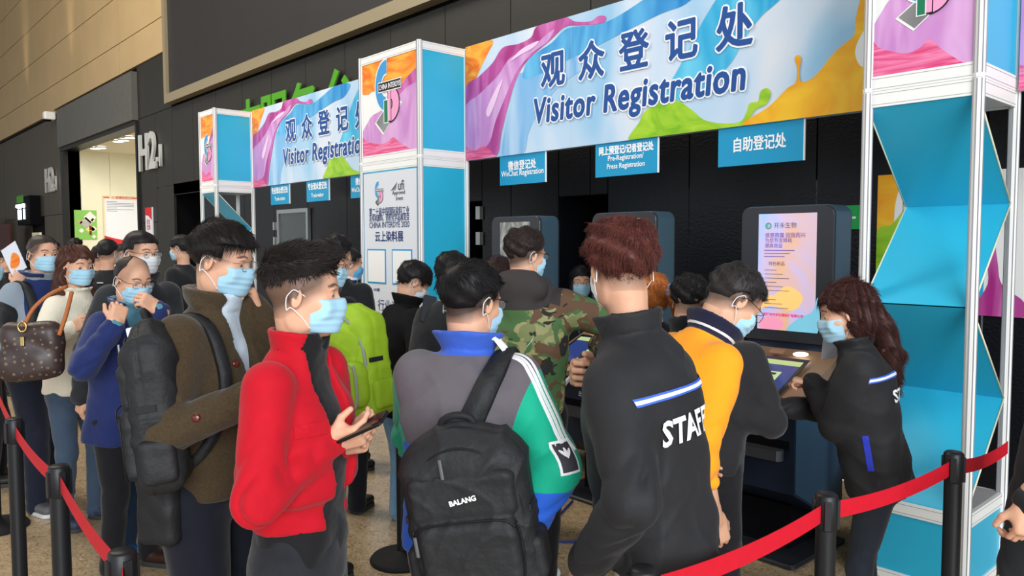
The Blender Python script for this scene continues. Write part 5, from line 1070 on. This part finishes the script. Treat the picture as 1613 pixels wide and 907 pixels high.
# red-haired staff member
def staff_jacket(J, L, w=1., dep=1., line=.455, tx=0., tz=.36, ts=.075, tail=0, **kw):
    st_ = mat('staff_black', (32, 32, 35), .72, noise=.05, nscale=20, bump=.35, bscale=16, sheen=.05, spec=.35, bdist=.01)
    garment(J, 'staff_jacket', st_, L=L, w=w, dep=dep, crs=.0055, **kw); P0, Rt, k = J['P0'], J['Rt'], J['k']
    for hw_, m, off in ((.0105, mat('piping_blue', (66, 104, 210), .6), .004), (.0048, mat('piping_white', (240, 242, 248), .6), .0055)):
        p, f = gridpts(-.20*w, .20*w, -hw_, hw_, 40, 1); decal(J, [(a, b+line*k-.10*abs(a)*0) for a, b in p], f, P0-Rt[:, 1]*.6, -Rt[:, 0]*-1, Rt[:, 2], m, 'piping', off=off, dirn=Rt[:, 1])
    v, f = text_xy('STAFF', ts*1.3, off=ts*.035, width=ts*3.1); decal(J, [(a+tx, b+tz*k) for a, b in v], f, P0-Rt[:, 1]*.6, Rt[:, 0], Rt[:, 2], M_wl, 'jacket_lettering', off=.007, dirn=Rt[:, 1])
J = person('staff member with tousled reddish brown hair in a black STAFF jacket, seen from behind', 978, 352, 2.16, -52, lean=8, side=-3, hy=-42, hp=8, w=.82, shd=.035, hair='mop', hc=(88, 46, 40), hn=14000, stub=.55, mask=(228, 232, 236), neckf=1.12,
           L=dict(wp=(926, 884, 2.05), pole=(-.5, -1, 0), hd=(0, .15, -1), hn=(1, .1, 0), curl=.45), R=dict(wp=(940, 585, 2.42), pole=(.8, .3, -1), hd=(-.9, .3, .05), hn=(0, -1, 0), curl=.7), legs=dict(c=(226, 226, 230), name='trousers'), shoes=(240, 240, 240))
garment(J, 'tee_shirt', cloth('white_tee', (234, 236, 240)), L=.11, w=.84, dep=.98, sleeves=(0, 0), crs=0, st=[(-.11, .165, .125, 0), (.1, .15, .12, 0), (.3, .12, .09, 0), (.42, .05, .04, 0)])
staff_jacket(J, .03, w=.98, dep=1.10, collar=(.042, .008, .12, .04), cuff=(.02, .0), amp=.006, fold=.006, arms=(.080, .072, .05), fine=.85, tx=-.03, tz=.325, ts=.070, line=.415)
J18 = J; A = J['arms'][1]; fa = nrm(A['t']-A['e']); c0 = A['t']+fa*.004; u1 = nrm(np.cross(fa, (1, 0, 0))); u2 = np.cross(fa, u1)
MB().tube([c0+u1*.033*cos(a)+u2*.029*sin(a) for a in np.linspace(0, 2*pi, 20)[:-1]], .009, 6, closed=True).build('watch_strap', mat('watch_green', (50, 56, 44), .6), J['E'])
oc = A['t']+fa*.004+np.array((-1, -.55, 0))/1.15*.034; nn = nrm((-1, -.55, 0.)); w_ = MB().lathe([(0, .012), (.017, .012), (.021, .007), (.021, -.006), (0, -.006)], seg=18).build('watch', mat('watch_case', (44, 48, 40), .35), J['E']); w_.matrix_local = Matrix.Translation(oc) @ Vector(nn).to_track_quat('Z', 'Y').to_matrix().to_4x4()
# man in orange polo
J = person('bending man in an orange polo shirt with glasses and a blue mask', 1156, 418, 2.72, 70, lean=28, hy=-6, hp=38, w=.88, hair='short', hc=(44, 40, 40), hn=9000, stub=.75, glasses=(34, 32, 34), hL=.018,
           R=dict(wp=(1124, 812, 2.60), pole=(.3, -1, .1), hd=(.0, .25, -1), hn=(-1, .1, 0), curl=.5, bare=1, r=(.074, .062, .056)), L=dict(w=(-.24, .34, .92), pole=(-.3, -.2, -1), bare=1), legs=dict(c=(26, 28, 36)))
og = panels('polo_orange', (250, 160, 28), [('collar', (30, 34, 62)), ('band', (236, 236, 240)), ('edge', (30, 34, 62))], .8)
zc = lambda P, a: (P-J['N'])@nrm(J['Rt'][:, 2]+(J['Hc']-J['N'])*2)-a
garment(J, 'polo_shirt', og, L=.02, w=.98, dep=1.02, collar=(.042, .007, .3, .03), sl_end=(.42, .42), amp=.0075, fold=.006, attrs=dict(collar=lambda P, sd: zc(P, -.012), band=lambda P, sd: np.minimum(zc(P, .004), -zc(P, .012)), edge=lambda P, sd: zc(P, .013)), fine=.85, arms=(.078, .064, .056))
J21 = J
# woman staff
def pony(sd, J):
    sd.u(cone((0, -.09, -.0), (0, -.125, -.08), .045, .036), .03).u(cone((0, -.125, -.08), (.0, -.125, -.20), .036, .044), .02).u(cone((.0, -.125, -.20), (.0, -.10, -.33), .044, .022), .02).u(ell((.052, -.035, -.04), (.034, .052, .07)), .03).u(ell((-.052, -.035, -.04), (.034, .052, .07)), .03)
    sd.d(lambda P: .004*np.sin(np.arctan2(P[:, 0], P[:, 1]+.06)*14+8*P[:, 2])+.003*np.sin(P[:, 2]*70+P[:, 0]*60))
J = person('woman with long brown tied-back hair in black STAFF jacket leaning on the kiosk', 1333, 446, 3.2, -67, lean=10, hy=4, hp=14, w=.92, fem=1, hair='long', hc=(62, 34, 30), hn=14000, stub=0, long=pony, hL=.028,
           L=dict(wp=(1280, 604, 3.36), pole=(-.8, -.4, -1), hd=(.1, 1, .15), hn=(0, .1, -1), curl=.75), R=dict(w=(.08, .42, 1.02), pole=(.8, -.4, -1), curl=.6), legs=dict(c=(34, 40, 48), w=.98, kn=.9, an=.8, name='jeans'))
staff_jacket(J, .07, w=1.02, dep=1.08, collar=(.03, .008, .2, .03), cuff=(.0, .0), amp=.006, fold=.006, arms=(.078, .070, .05), fine=1., tx=-.05, tz=.355, ts=.052, line=.44)
p, f = gridpts(-.012, .012, -.07, .07, 1, 8); decal(J, [(a-.10, b+.12) for a, b in p], f, J['P0']+J['Rt']@np.array((-.6, .12, 0)), J['Rt'][:, 1], J['Rt'][:, 2], mat('pocket_blue', (44, 60, 190), .6), 'pocket_piping', dirn=J['Rt'][:, 0], off=.002)
J22 = J
t = empty('paper_sheet', label='white sheet of paper held over the console by the woman', cat='paper'); c = at(1293, 566, 3.42)
t.location = c; MB().add([(0, 0, 0), (.10, .05, .02), (.13, .02, .13), (.02, -.02, .12)], [(0, 1, 2, 3)]).build('sheet', M_pap, t)
# camouflage jacket
def camo():
    N = NT('camouflage'); b = N.b; b.inputs['Roughness'].default_value = .85; co = N.coord(); prev = None
    mp = N.n('ShaderNodeMapping', i={3: (1, 1, 1.25)}); N.l(co, mp.inputs[0])
    for i, (c, sc, th) in enumerate((((150, 148, 102), 9., .5), ((70, 104, 60), 8., .47), ((96, 70, 50), 9.5, .55), ((34, 34, 32), 10.5, .60))):
        a = N.n('ShaderNodeVectorMath', operation='ADD'); a.inputs[1].default_value = (3.7*i, 9.1*i, 5.3*i); N.l(mp.outputs[0], a.inputs[0])
        t = N.n('ShaderNodeTexNoise', i={2: sc, 3: 2.2, 8: 1.0}); N.l(a.outputs[0], t.inputs[0]); g = N.n('ShaderNodeMath', operation='GREATER_THAN'); g.inputs[1].default_value = th; N.l(t.outputs[0], g.inputs[0])
        m = N.n('ShaderNodeMix', data_type='RGBA'); N.l(g.outputs[0], m.inputs[0]); m.inputs[7].default_value = S(c)
        if prev is None: m.inputs[6].default_value = S((120, 128, 82))
        else: N.l(prev, m.inputs[6])
        prev = m.outputs[2]
    a = N.n('ShaderNodeAttribute', attribute_name='plain'); g = N.n('ShaderNodeMath', operation='GREATER_THAN'); g.inputs[1].default_value = 0; N.l(a.outputs['Fac'], g.inputs[0]); m = N.n('ShaderNodeMix', data_type='RGBA'); N.l(g.outputs[0], m.inputs[0]); N.l(prev, m.inputs[6]); m.inputs[7].default_value = S((52, 46, 46)); N.l(m.outputs[2], b.inputs['Base Color'])
    t = N.n('ShaderNodeTexNoise', i={2: 26., 3: 4.}); N.l(co, t.inputs[0]); bp = N.n('ShaderNodeBump', i={0: .35, 1: .006}); N.l(t.outputs[0], bp.inputs['Height']); N.l(bp.outputs[0], b.inputs['Normal']); return N.m
J = person('man with curly cropped hair in a camouflage jacket reaching for a kiosk', 828, 362, 3.85, 14, lean=3, hy=-38, hp=6, w=1.16, hair='curly', hc=(46, 36, 34), hn=7000, stub=.8, glasses=(40, 36, 36), fine=1.15,
           R=dict(wp=(944, 545, 3.98), pole=(1, .2, -.5), hd=(.2, 1, -.1), hn=(0, 0, -1), curl=.4), L=dict(w=(-.18, .38, 1.0), pole=(-1, -.4, -.6)), legs=dict(c=(20, 20, 23), w=1.02, sole=200), shoes=(228, 230, 230), feet=[(.09, .02, 0), (-.13, .16, 0)])
garment(J, 'tee_shirt', cloth('white_tee', (234, 236, 240)), L=.07, w=1.1, dep=1.06, sleeves=(0, 0), fine=1.3)
def hood(sd, J):
    N, Rt, k = J['N'], J['Rt'], J['k']; T_ = lambda *a: N+Rt@np.array(a)
    sd.u(ell(T_(0, -.10, -.01), (.135*k, .075*k, .085*k), Rt), .03).u(cone(T_(-.10, -.02, .0), T_(-.05, .10, -.05), .045, .035), .03).u(cone(T_(.10, -.02, .0), T_(.05, .10, -.05), .045, .035), .03).u(ell(T_(0, -.125, -.10), (.08, .045, .07), Rt), .03)
plain = lambda P, sd: np.maximum(.035-np.abs(((P-J['N'])@J['Rt'][:, 2]))*0-np.maximum(np.linalg.norm((P-J['N']-J['Rt']@np.array((0, -.07, -.03)))/np.array((1.05, 1., 1.)), axis=1)-.115, 0), np.minimum((P-J['P0'])@J['Rt'][:, 2]-.45*J['k'], (P-J['P0'])@J['Rt'][:, 0]-.11))
def plain(P, sd):
    q = (P-J['N'])@J['Rt']; h = 1-np.sqrt((q[:, 0]/.16)**2+((q[:, 1]+.07)/.14)**2+((q[:, 2]+.03)/.12)**2); y = np.minimum(q[:, 2]+.035+.3*np.abs(q[:, 0]), .2-np.abs(q[:, 0])); A = J['arms'][0]; w_ = .06-np.linalg.norm(P-(A['e']*.15+A['t']*.85), axis=1); return np.maximum(np.maximum(h, y), w_)
garment(J, 'camouflage_jacket', camo(), L=.01, w=1.16, dep=1.16, extra=hood, attrs=dict(plain=plain), amp=.006, fold=.006, arms=(.088, .076, .056), cuff=(.0, 0))
A = J['arms'][0]; fa = nrm(A['t']-A['e']); L_ = np.linalg.norm(A['t']-A['e']); upv = nrm(np.array((0, 0, 1.))-fa*fa[2]); cd = J['r'].T@(CAM-J['root']-J['r']@A['e']); cd = nrm(cd-fa*(cd@fa)); up2 = np.cross(cd, fa); s_ = np.sign(up2[2]) or 1
ax_ = nrm(A['t']-A['a']); cd = nrm(cd-ax_*(cd@ax_)); up2 = np.cross(cd, ax_); s_ = np.sign(up2[2]) or 1; sgn = 1 if (J['r']@ax_)@RT > 0 else -1; v, f = text_xy('AIRJORDAN', .075, off=.002, width=.40, height=.06); decal(J, [(a*sgn, b) for a, b in v], f, A['a']*.58+A['t']*.42+cd*.3, ax_, up2*s_, M_wl, 'sleeve_lettering', dirn=-cd, off=.003)
J16 = J
# ------------------------------------------------------------------ the queue, left side
suit_pack = lambda: None
# balding man in navy blazer
J = person('balding man with glasses in a navy blazer, both hands raised to his chin', 208, 403, 4.05, 112, lean=6, hy=-10, hp=16, hair='bald', hc=(40, 34, 32), hn=2500, stub=.35, glasses=(50, 44, 42), fine=1.2, mask_low=.004,
           R=dict(wp=(182, 512, 3.72), pole=(.5, -.4, -1), hd=(-.3, .1, 1), hn=(-.4, -1, 0), curl=.8), L=dict(wp=(250, 487, 3.80), pole=(-.5, -.2, -1), hd=(.6, -.3, .5), hn=(.2, -1, 0), curl=.6), legs=dict(c=(24, 24, 28), w=1.02), shoes=(56, 34, 26))
garment(J, 'shirt', cloth('teal_shirt', (86, 138, 156)), L=0, w=.92, dep=.95, arms=(.052, .042, .036), collar=(.035, .007, .25, .02), fine=1.3)
nv = cloth('navy_blazer', (34, 46, 96), .9)
garment(J, 'blazer', nv, L=.14, w=1.08, dep=1.16, hemw=1.1, collar=(.03, .010, .25, .07), cut=opening(.0, .075, .02, z0=.22), amp=.006, fold=.004, arms=(.080, .070, .052), sl_end=(.92, .92), fine=1.15)
b_ = phone('white name tag with a dark curl on the chest of the navy blazer', 210, 523, 3.66, wr(.93, .2, -.2), wr(-.25, .95, 0), screen=1, size=(.075, .055, .004), cat='badge'); b_.name = 'name_tag'  # no screen here: the tag's white brightness is painted in as emission
# man with glasses behind him
J = person('tall man with dark rimmed glasses and a grey mask behind the balding man', 222, 365, 4.42, 118, lean=2, hy=0, hp=4, w=1.08, hair='short', hc=(30, 26, 26), hn=3000, stub=.5, glasses=(50, 50, 56), mask=(214, 216, 218), fine=1.25,
           R=dict(wp=(128, 628, 4.35), pole=(.6, -1, 0)), legs=dict(c=(54, 74, 100), name='jeans', sole=210), shoes=(30, 110, 180), feet=[(.16, .05, 0), (-.10, -.05, 0)])
garment(J, 'jacket', cloth('dark_grey_jacket', (44, 46, 50)), L=.06, w=1.12, dep=1.12, collar=(.05, .009, .2, .03), fine=1.3, arms=(.084, .074, .056))
for s_ in [o for o in J['E'].children if o.name.startswith('shoe')]: s_['label'] = 'blue trainer with white side stripes'
for q in (-1, 1):
    for i in range(3):
        f0 = J['LG'][0 if q > 0 else 1][2]; MB().add([(f0[0]+q*.047, f0[1]+.05+i*.028, .03), (f0[0]+q*.047, f0[1]+.062+i*.028, .03), (f0[0]+q*.036, f0[1]+.042+i*.028, .078), (f0[0]+q*.036, f0[1]+.030+i*.028, .078)], [(0, 1, 2, 3), (3, 2, 1, 0)]).build('shoe_stripe', M_wl, J['E'])
# woman in cream sweater
def longwave(sd, J):
    for q, y0 in ((1, .0), (-1, .0)):
        P_ = [(q*.068, -.02, .02), (q*.082, -.03, -.07), (q*.085, -.01, -.16), (q*.075, .03, -.25), (q*.07, .05, -.31)]
        for i in range(4): sd.u(cone(P_[i], P_[i+1], (.026, .03, .033, .032)[i], (.03, .033, .032, .018)[i]), .02)
    sd.u(cone((0, -.09, -.0), (0, -.10, -.2), .06, .07), .03).u(cone((0, -.10, -.2), (.0, -.09, -.27), .07, .04), .03)
    sd.d(lambda P: .006*np.sin(np.arctan2(P[:, 0], P[:, 1]+.04)*13+5*np.sin(P[:, 2]*26))+.003*np.sin(P[:, 2]*60+P[:, 0]*50))
J = person('woman with long wavy brown hair in a cream sweater', 120, 388, 4.78, 108, lean=4, hy=-10, hp=6, w=.94, fem=1, hair='long', hc=(74, 44, 34), hn=5000, stub=0, long=longwave, hL=.025, fine=1.2,
           R=dict(wp=(112, 518, 4.45), pole=(.5, -.6, -1), curl=.5), L=dict(w=(-.05, .3, 1.1), pole=(-1, -.4, -1)), legs=dict(c=(62, 78, 98), w=.98, name='jeans'), shoes=(50, 60, 80))
cream = mat('cream_knit', (228, 220, 200), .9, bump=.5, bscale=40, bdist=.006, stretch=(3, 3, .4), sheen=.2)
garment(J, 'sweater', cream, L=.05, w=1.0, dep=1.05, collar=(.02, .008, .2, .0), amp=.004, fine=1.25, arms=(.068, .062, .048))
def mono():
    N = NT('monogram_leather'); b = N.b; b.inputs['Roughness'].default_value = .45; mp = N.n('ShaderNodeMapping', i={2: (.3, .2, .78), 3: (1, 1, 1)}); N.l(N.coord(), mp.inputs[0])
    v = N.n('ShaderNodeTexVoronoi', i={2: 34., 'Randomness': .12}); N.l(mp.outputs[0], v.inputs[0]); r = N.n('ShaderNodeValToRGB'); N.l(v.outputs[0], r.inputs[0]); r.color_ramp.interpolation = 'CONSTANT'
    e = r.color_ramp.elements; e[0].color = S((150, 122, 92)); e[1].position = .13; e[1].color = S((62, 46, 42)); q = e.new(.2); q.color = S((140, 116, 88)); q = e.new(.26); q.color = S((58, 44, 42)); N.l(r.outputs[0], b.inputs['Base Color']); return N.m
c = at(52, 542, 4.15); t = empty('handbag', c, YAW+.15, 'large brown patterned handbag with tan straps held by the woman in cream', 'handbag'); sd = Solid()
sd.u(rbox((.0, 0, -.03), (.155, .06, .15), .06)).u(rbox((-.04, 0, -.11), (.13, .065, .08), .05), .04); sd.d(lambda P: .004*np.sin(P[:, 0]*30+3*np.sin(P[:, 2]*17))); nets('bag_body', [(sd, .009)], mono(), t)
tanl = mat('tan_leather', (176, 104, 56), .5)
MB().tube(spline([(-.02, -.05, .10), (.02, -.03, .19), (.08, .02, .26), (.14, .10, .30)], 12), .011, 6).build('bag_strap', tanl, t); MB().tube(spline([(.15, -.05, .05), (.17, .0, .16), (.17, .08, .27)], 12), .011, 6).build('bag_strap', tanl, t)
MB().tube([(-.02+.02*cos(a), -.068, .10+.026*sin(a)) for a in np.linspace(0, 2*pi, 16)[:-1]], .005, 6, closed=True).build('buckle', mat('gold', (214, 190, 120), .25, metal=1.), t); MB().box(-.03, -.01, -.078, -.068, .0, .05, .004).build('padlock', MATS['gold'], t)
# crew-cut man in navy vest
J = person('crew-cut man in a navy body warmer over grey sleeves', 66, 370, 5.1, 114, lean=3, hy=-6, hp=4, w=1.1, hair='crew', hc=(60, 50, 46), hn=3500, stub=.8, fine=1.25,
           R=dict(wp=(6, 565, 4.75), pole=(.5, -1, -.2)), L=dict(w=(-.2, .25, 1.0), pole=(-1, -.5, -.5)), legs=dict(c=(26, 30, 44), w=1.05, sole=215), shoes=(96, 94, 96), feet=[(.12, .1, 0), (-.12, -.12, 0)])
vest = panels('vest_cloth', (28, 44, 92), [('grey', (134, 146, 158))], .8)
def greys(P, sd, J=J):
    q = (P-J['P0'])@J['Rt']; return np.abs(q[:, 0])-(.168+.10*np.clip(.42-q[:, 2], -.2, 0))*J['k']
garment(J, 'grey_shirt', cloth('grey_tee', (128, 138, 146)), L=0, w=.95, dep=.95, sleeves=(0, 0), collar=(.035, .008, .1, .0), fine=1.4)
garment(J, 'body_warmer', vest, L=.04, w=1.12, dep=1.16, collar=(.03, .009, .5, .05), attrs=dict(grey=greys), fine=1.25)
strap(J, [J['P0']+J['Rt']@np.array(p) for p in ((.16, -.15, .2), (.14, -.12, .45), (.135, -.03, .55), (.14, .07, .53), (.15, .15, .4), (.18, .12, .2))], (.05, .06, .06, .045), .014, M_bag, 'shoulder_strap', off=.005)
b = backpack('black backpack on the crew-cut man at the left edge', 2, 520, 5.0, J['E'].rotation_euler.z+.2, .3, .45, .15, M_bag, fine=1.5)
# person at the far left holding a flyer
J = person('person in black at the left edge raising a flyer', -26, 392, 5.6, 60, hair='short', hc=(30, 26, 26), hn=0, fine=1.7, R=dict(wp=(28, 452, 5.2), pole=(1, -.2, -1), hd=(-.2, .2, 1), hn=(-1, 0, 0), curl=.45), legs=dict(c=(28, 30, 36)))
garment(J, 'jacket', cloth('black_cloth', (30, 31, 34)), L=.05, fine=1.7)
t = empty('flyer', at(22, 408, 5.22), YAW, 'white flyer with an orange picture held up behind the crew-cut man', 'flyer'); t.rotation_euler = (0, radians(-28), YAW-.3); MB().box(-.07, .07, -.002, .002, -.10, .10).build('sheet', M_pap, t); shape([(.02, .05), (.08, .12), (.12, .08), (.1, .03), (.05, .02)], .14, .2, -.003, A_or, t, 'flyer_print', -.07).location.z = -.08
# ------------------------------------------------------------------ behind the man in red
J = person('man with glasses in a grey and navy jacket carrying a green backpack', 512, 378, 3.95, 22, lean=4, side=6, hy=-48, hp=8, hair='short', hc=(30, 27, 27), hn=2500, stub=.7, glasses=(40, 40, 44), fine=1.3, w=1.02,
           R=dict(wp=(576, 618, 3.75), pole=(.8, -.6, 0), hd=(-.1, .25, -1), hn=(-1, .3, 0), curl=.5), legs=dict(c=(96, 122, 160), name='jeans'), feet=[(.1, .0, 0), (-.1, .05, 0)])
garment(J, 'jacket', panels('two_tone', (66, 64, 74), [('navy', (30, 42, 92))], .8), L=.06, w=1.05, dep=1.08, collar=(.04, .009, .2, .03), fine=1.3, attrs=dict(navy=lambda P, sd, J=J: np.maximum(.36-((P-J['P0'])@J['Rt'])[:, 2], ((P-J['P0'])@J['Rt'])[:, 0]-.17)))
m_gr = mat('bag_green', (150, 186, 38), .65, noise=.08, nscale=14, bump=.4, bscale=22, bdist=.006); m_gt = mat('bag_grey_trim', (150, 156, 142), .6)
backpack('yellow-green backpack with grey piping', 536, 572, 3.50, J['E'].rotation_euler.z-.15, .30, .52, .20, m_gr, roll=-8, kind='green', mtrim=m_gt, fine=1.2)
phone('phone with a pale lit screen held beside the green backpack', 566, 652, 3.62, wr(.9, .1, .3), wr(-.15, .9, -.4), screen=1)
J = person('dark-haired person mostly hidden behind the man with glasses', 532, 371, 5.0, 10, hair='curly', hc=(28, 25, 26), hn=900, fine=1.8, mask=None); garment(J, 'jacket', MATS['black_cloth'] if 'black_cloth' in MATS else cloth('black_cloth', (30, 31, 34)), fine=1.9)
J = person('man in a navy suit and blue mask before the dark doorway', 550, 391, 6.0, 62, hair='short', hc=(30, 27, 28), hn=1200, stub=.8, fine=1.6, w=1.05, hp=10, mask=(90, 170, 220)); garment(J, 'shirt', MATS['white_tee'], w=.9, dep=.9, collar=(.045, .008, .05, .0), sleeves=(0, 0), fine=1.8); garment(J, 'suit_jacket', cloth('suit_navy', (34, 44, 84)), L=.14, w=1.08, dep=1.1, collar=(.025, .01, .2, .06), fine=1.7)
# black coat in front of the white board
J = person('person in a long black coat looking down at a phone by the white board', 652, 413, 4.8, 58, lean=6, hy=-10, hp=30, w=1.12, hair='bowl', hc=(26, 23, 24), hn=3500, stub=.4, fine=1.25, mask=(216, 226, 234),
           R=dict(wp=(690, 517, 4.33), pole=(.4, -.4, -1), hd=(-.2, -.1, 1), hn=(-.5, -1, 0), curl=.75), L=dict(w=(-.2, .25, 1.2), pole=(-1, -.4, -1)), legs=dict(c=(120, 160, 190), name='jeans'))
garment(J, 'coat', mat('black_wool', (20, 20, 22), .9, bump=.4, bscale=50, spec=.15, bdist=.004), L=.13, w=1.2, dep=1.25, hemw=1.15, collar=(.045, .012, .3, .03), fine=1.25, fold=.006, arms=(.08, .068, .05), sl_end=(.93, 1))
strap(J, [J['P0']+J['Rt']@np.array(p) for p in ((-.16, -.16, .5), (-.17, -.15, .42), (-.19, -.14, .34))], .02, .006, mat('red_trim', (190, 30, 40), .6), 'red_trim', n=14)
phone('dark green phone held by the person in the black coat', 675, 487, 4.25, wr(.9, -.2, .3), wr(-.42, .85, .1))
# heads between the front figures
J = person('short dark-haired person partly hidden behind the man in the track jacket', 712, 398, 4.3, 20, w=.85, hair='bowl', hc=(24, 22, 24), hn=2500, fine=1.5, lean=6, hp=14, mask=None); garment(J, 'jacket', MATS['black_cloth'], fine=1.8, L=.04)
def pt2(sd, J): sd.u(ell((0, -.10, .03), (.045, .035, .045)), .02).u(cone((0, -.12, .02), (.01, -.13, -.14), .03, .02), .02); sd.u(ell((0, -.03, -.03), (.085, .075, .07)), .03)
J = person('woman with tied dark brown hair facing the first kiosk', 785, 405, 4.7, 14, fem=1, hair='long', hc=(46, 30, 28), hn=2500, fine=1.5, long=pt2, mask=None, w=.9); garment(J, 'jacket', cloth('grey_jacket', (58, 56, 60)), fine=1.8, w=.95)
def bun(sd, J): sd.u(cone((0, -.10, .03), (.03, -.135, .0), .05, .035), .02).u(cone((.03, -.14, -.0), (.06, -.15, -.12), .024, .028), .015).u(ell((0, -.02, -.02), (.082, .08, .07)), .03)
J = person('woman with orange-brown hair in a blue scrunchie behind the STAFF jacket', 1024, 432, 4.2, -4, lean=8, hy=20, hp=14, w=.85, fem=1, hair='long', hc=(170, 98, 46), hn=4000, fine=1.3, long=bun, mask=None)
o = MB().tube([(.035*1.04+.028*cos(a)*.9, -.142+.028*cos(a)*.3, .002+.028*sin(a)) for a in np.linspace(0, 2*pi, 20)[:-1]], [.012+.004*(i % 2) for i in range(19)], 8, closed=True).build('scrunchie', cloth('scrunchie_blue', (96, 146, 214)), J['E']); J['hl'](o)
garment(J, 'jacket', MATS['black_cloth'], fine=1.6, w=.9)
J = person('person with curly black hair and a black collar between two kiosk users', 1088, 436, 3.75, 32, lean=10, hp=16, hair='curly', hc=(30, 28, 28), hn=4500, stub=.6, fine=1.25, mask=None, w=.95, hL=.02); garment(J, 'jacket', MATS['black_cloth'], fine=1.5, collar=(.05, .01, .2, .03))
J = person('person in a black jacket leaning on the console, head behind the orange polo', 1144, 438, 3.42, 40, lean=16, hp=20, hair='short', hc=(30, 28, 28), hn=1500, fine=1.4, w=1.0, R=dict(wp=(1126, 640, 3.2), polew=wr(1, -.5, 0), curl=.4), L=dict(w=(-.2, .4, 1.0), pole=(-1, -.3, -.6)), legs=dict(c=(28, 28, 32)))
garment(J, 'jacket', cloth('washed_black', (38, 37, 40)), L=.04, w=1.04, dep=1.08, collar=(.045, .009, .2, .03), fine=1.2, arms=(.08, .072, .05), amp=.006)
# assistant behind the kiosks
def lob(sd, J): sd.u(ell((0, -.03, -.03), (.088, .07, .1)), .03); [sd.u(cone((q*.072, .01, .0), (q*.078, .02, -.13), .02, .022), .02) for q in (-1, 1)]
J = person('assistant with round glasses and a blue lanyard standing behind the kiosks', 916, 420, 6.2, 182, fem=1, w=.9, hair='long', hc=(24, 22, 26), hn=1800, fine=1.45, long=lob, glasses=(40, 36, 34), stub=0, hp=4); garment(J, 'black_top', MATS['black_cloth'], fine=1.5, w=.95, L=.05)
for q in (-1, 1): strap(J, [J['N']+J['Rt']@np.array(p) for p in ((q*.06, .02, .0), (q*.05, .12, -.08), (q*.02, .15, -.26))], .014, .003, mat('lanyard_blue', (60, 90, 190), .6), 'lanyard', n=16)
# crouching person at the right edge
J = person('person in black clothing cut off by the right edge of the picture', 1680, 520, 2.4, -100, lean=22, hp=20, w=1.05, hair='short', hc=(30, 26, 26), hn=1500, fine=1.3, bend=1.70, L=dict(wp=(1622, 790, 2.2), pole=(-.4, -1, .1), hd=(0, .1, -1), hn=(1, 0, 0), curl=.5), R=dict(w=(.2, .3, .5), pole=(1, -1, 0)), legs=dict(c=(26, 26, 30)))
garment(J, 'jacket', MATS['black_cloth'], L=.04, w=1.08, dep=1.1, fine=1.3)
# ------------------------------------------------------------------ people far back by the entrance: own figures, plain clothes
dk = [MATS['black_cloth'], cloth('dark_blue_cloth', (36, 42, 62)), cloth('grey_cloth', (78, 76, 78)), cloth('brown_cloth', (70, 58, 50))]
for i, (lab, px, py, D, phi, hair, m, mk) in enumerate((
        ('man in a black top with a small white mark on the back, far behind', 170, 377, 7.2, 4, 'short', 0, (164, 208, 230)),
        ('young man in black with a mask looking left beside the dark doorway', 284, 371, 7.6, -78, 'bowl', 0, (170, 214, 236)),
        ('person with dark hair just behind the crew-cut head', 72, 372, 7.5, 40, 'short', 0, None),
        ('man in dark clothes facing away below the cream poster board', 83, 380, 9.5, 30, 'short', 1, None),
        ('person with puffy dark hair under the green poster', 118, 376, 10.5, 0, 'curly', 0, None),
        ('person in a grey top under the green poster, half hidden', 107, 386, 12.5, -20, 'short', 2, (170, 214, 236)),
        ('person with close-cropped hair under the notice board', 192, 384, 10.0, 60, 'crew', 1, (170, 214, 236)),
        ('person with dark hair left of the black top with the white mark', 157, 386, 8.4, -30, 'short', 0, (200, 214, 226)),
        ('person in brown far back between the crew-cut man and the poster board', 95, 388, 14.8, 170, 'short', 3, (170, 214, 236)),
        ('dark figure at the left edge of the hall', 10, 392, 9.0, 90, 'short', 0, None))):
    J = person(lab, px, py, D, phi, hair=hair, hc=(30, 27, 27), hn=700, fine=1.9, mask=mk, hp=8 if phi < 0 else 2, R=dict(w=(.1, .3, 1.15), pole=(1, -.6, -1)) if i % 2 else None, legs=dict(c=(34, 36, 42), h=1.3)); garment(J, 'jacket', dk[m], fine=2.)
    if i == 0:
        N_ = J['N']; b2 = MB(); b2.tube([(-.03, -.001, 0), (.03, -.001, 0)], .004, 6); o = b2.build('white_mark', M_wl, J['E']); h, n_, _, _ = J['bv'].ray_cast(Vector(N_+np.array((0, -.5, -.12))), Vector((0, 1, 0))); o.location = h+Vector((0, -.004, 0))
# cable on the floor
p = [at(*q) for q in ((903, 742, 4.9),)]; q0 = [(3.6, -.35, .008), (3.5, -.6, .008), (3.62, -.8, .008), (3.4, -.95, .008), (3.3, -.7, .008), (3.1, -.3, .008)]
tag(MB().tube(spline(q0, 30), .006, 6).build('cable', mat('cable_blue', (40, 60, 150), .5)), 'blue cable looping on the floor before the middle kiosk', 'cable')
t = tag(MB().add([(x, y, .002) for x, y in ((-1.95, -2.8), (-1.90, -2.8), (-1.72, -2.35), (-1.77, -2.35))], [(0, 1, 2, 3)]).build('floor_tape', mat('tape_blue', (50, 90, 190), .6)), 'strip of blue tape on the floor beyond the crew-cut man', 'tape')
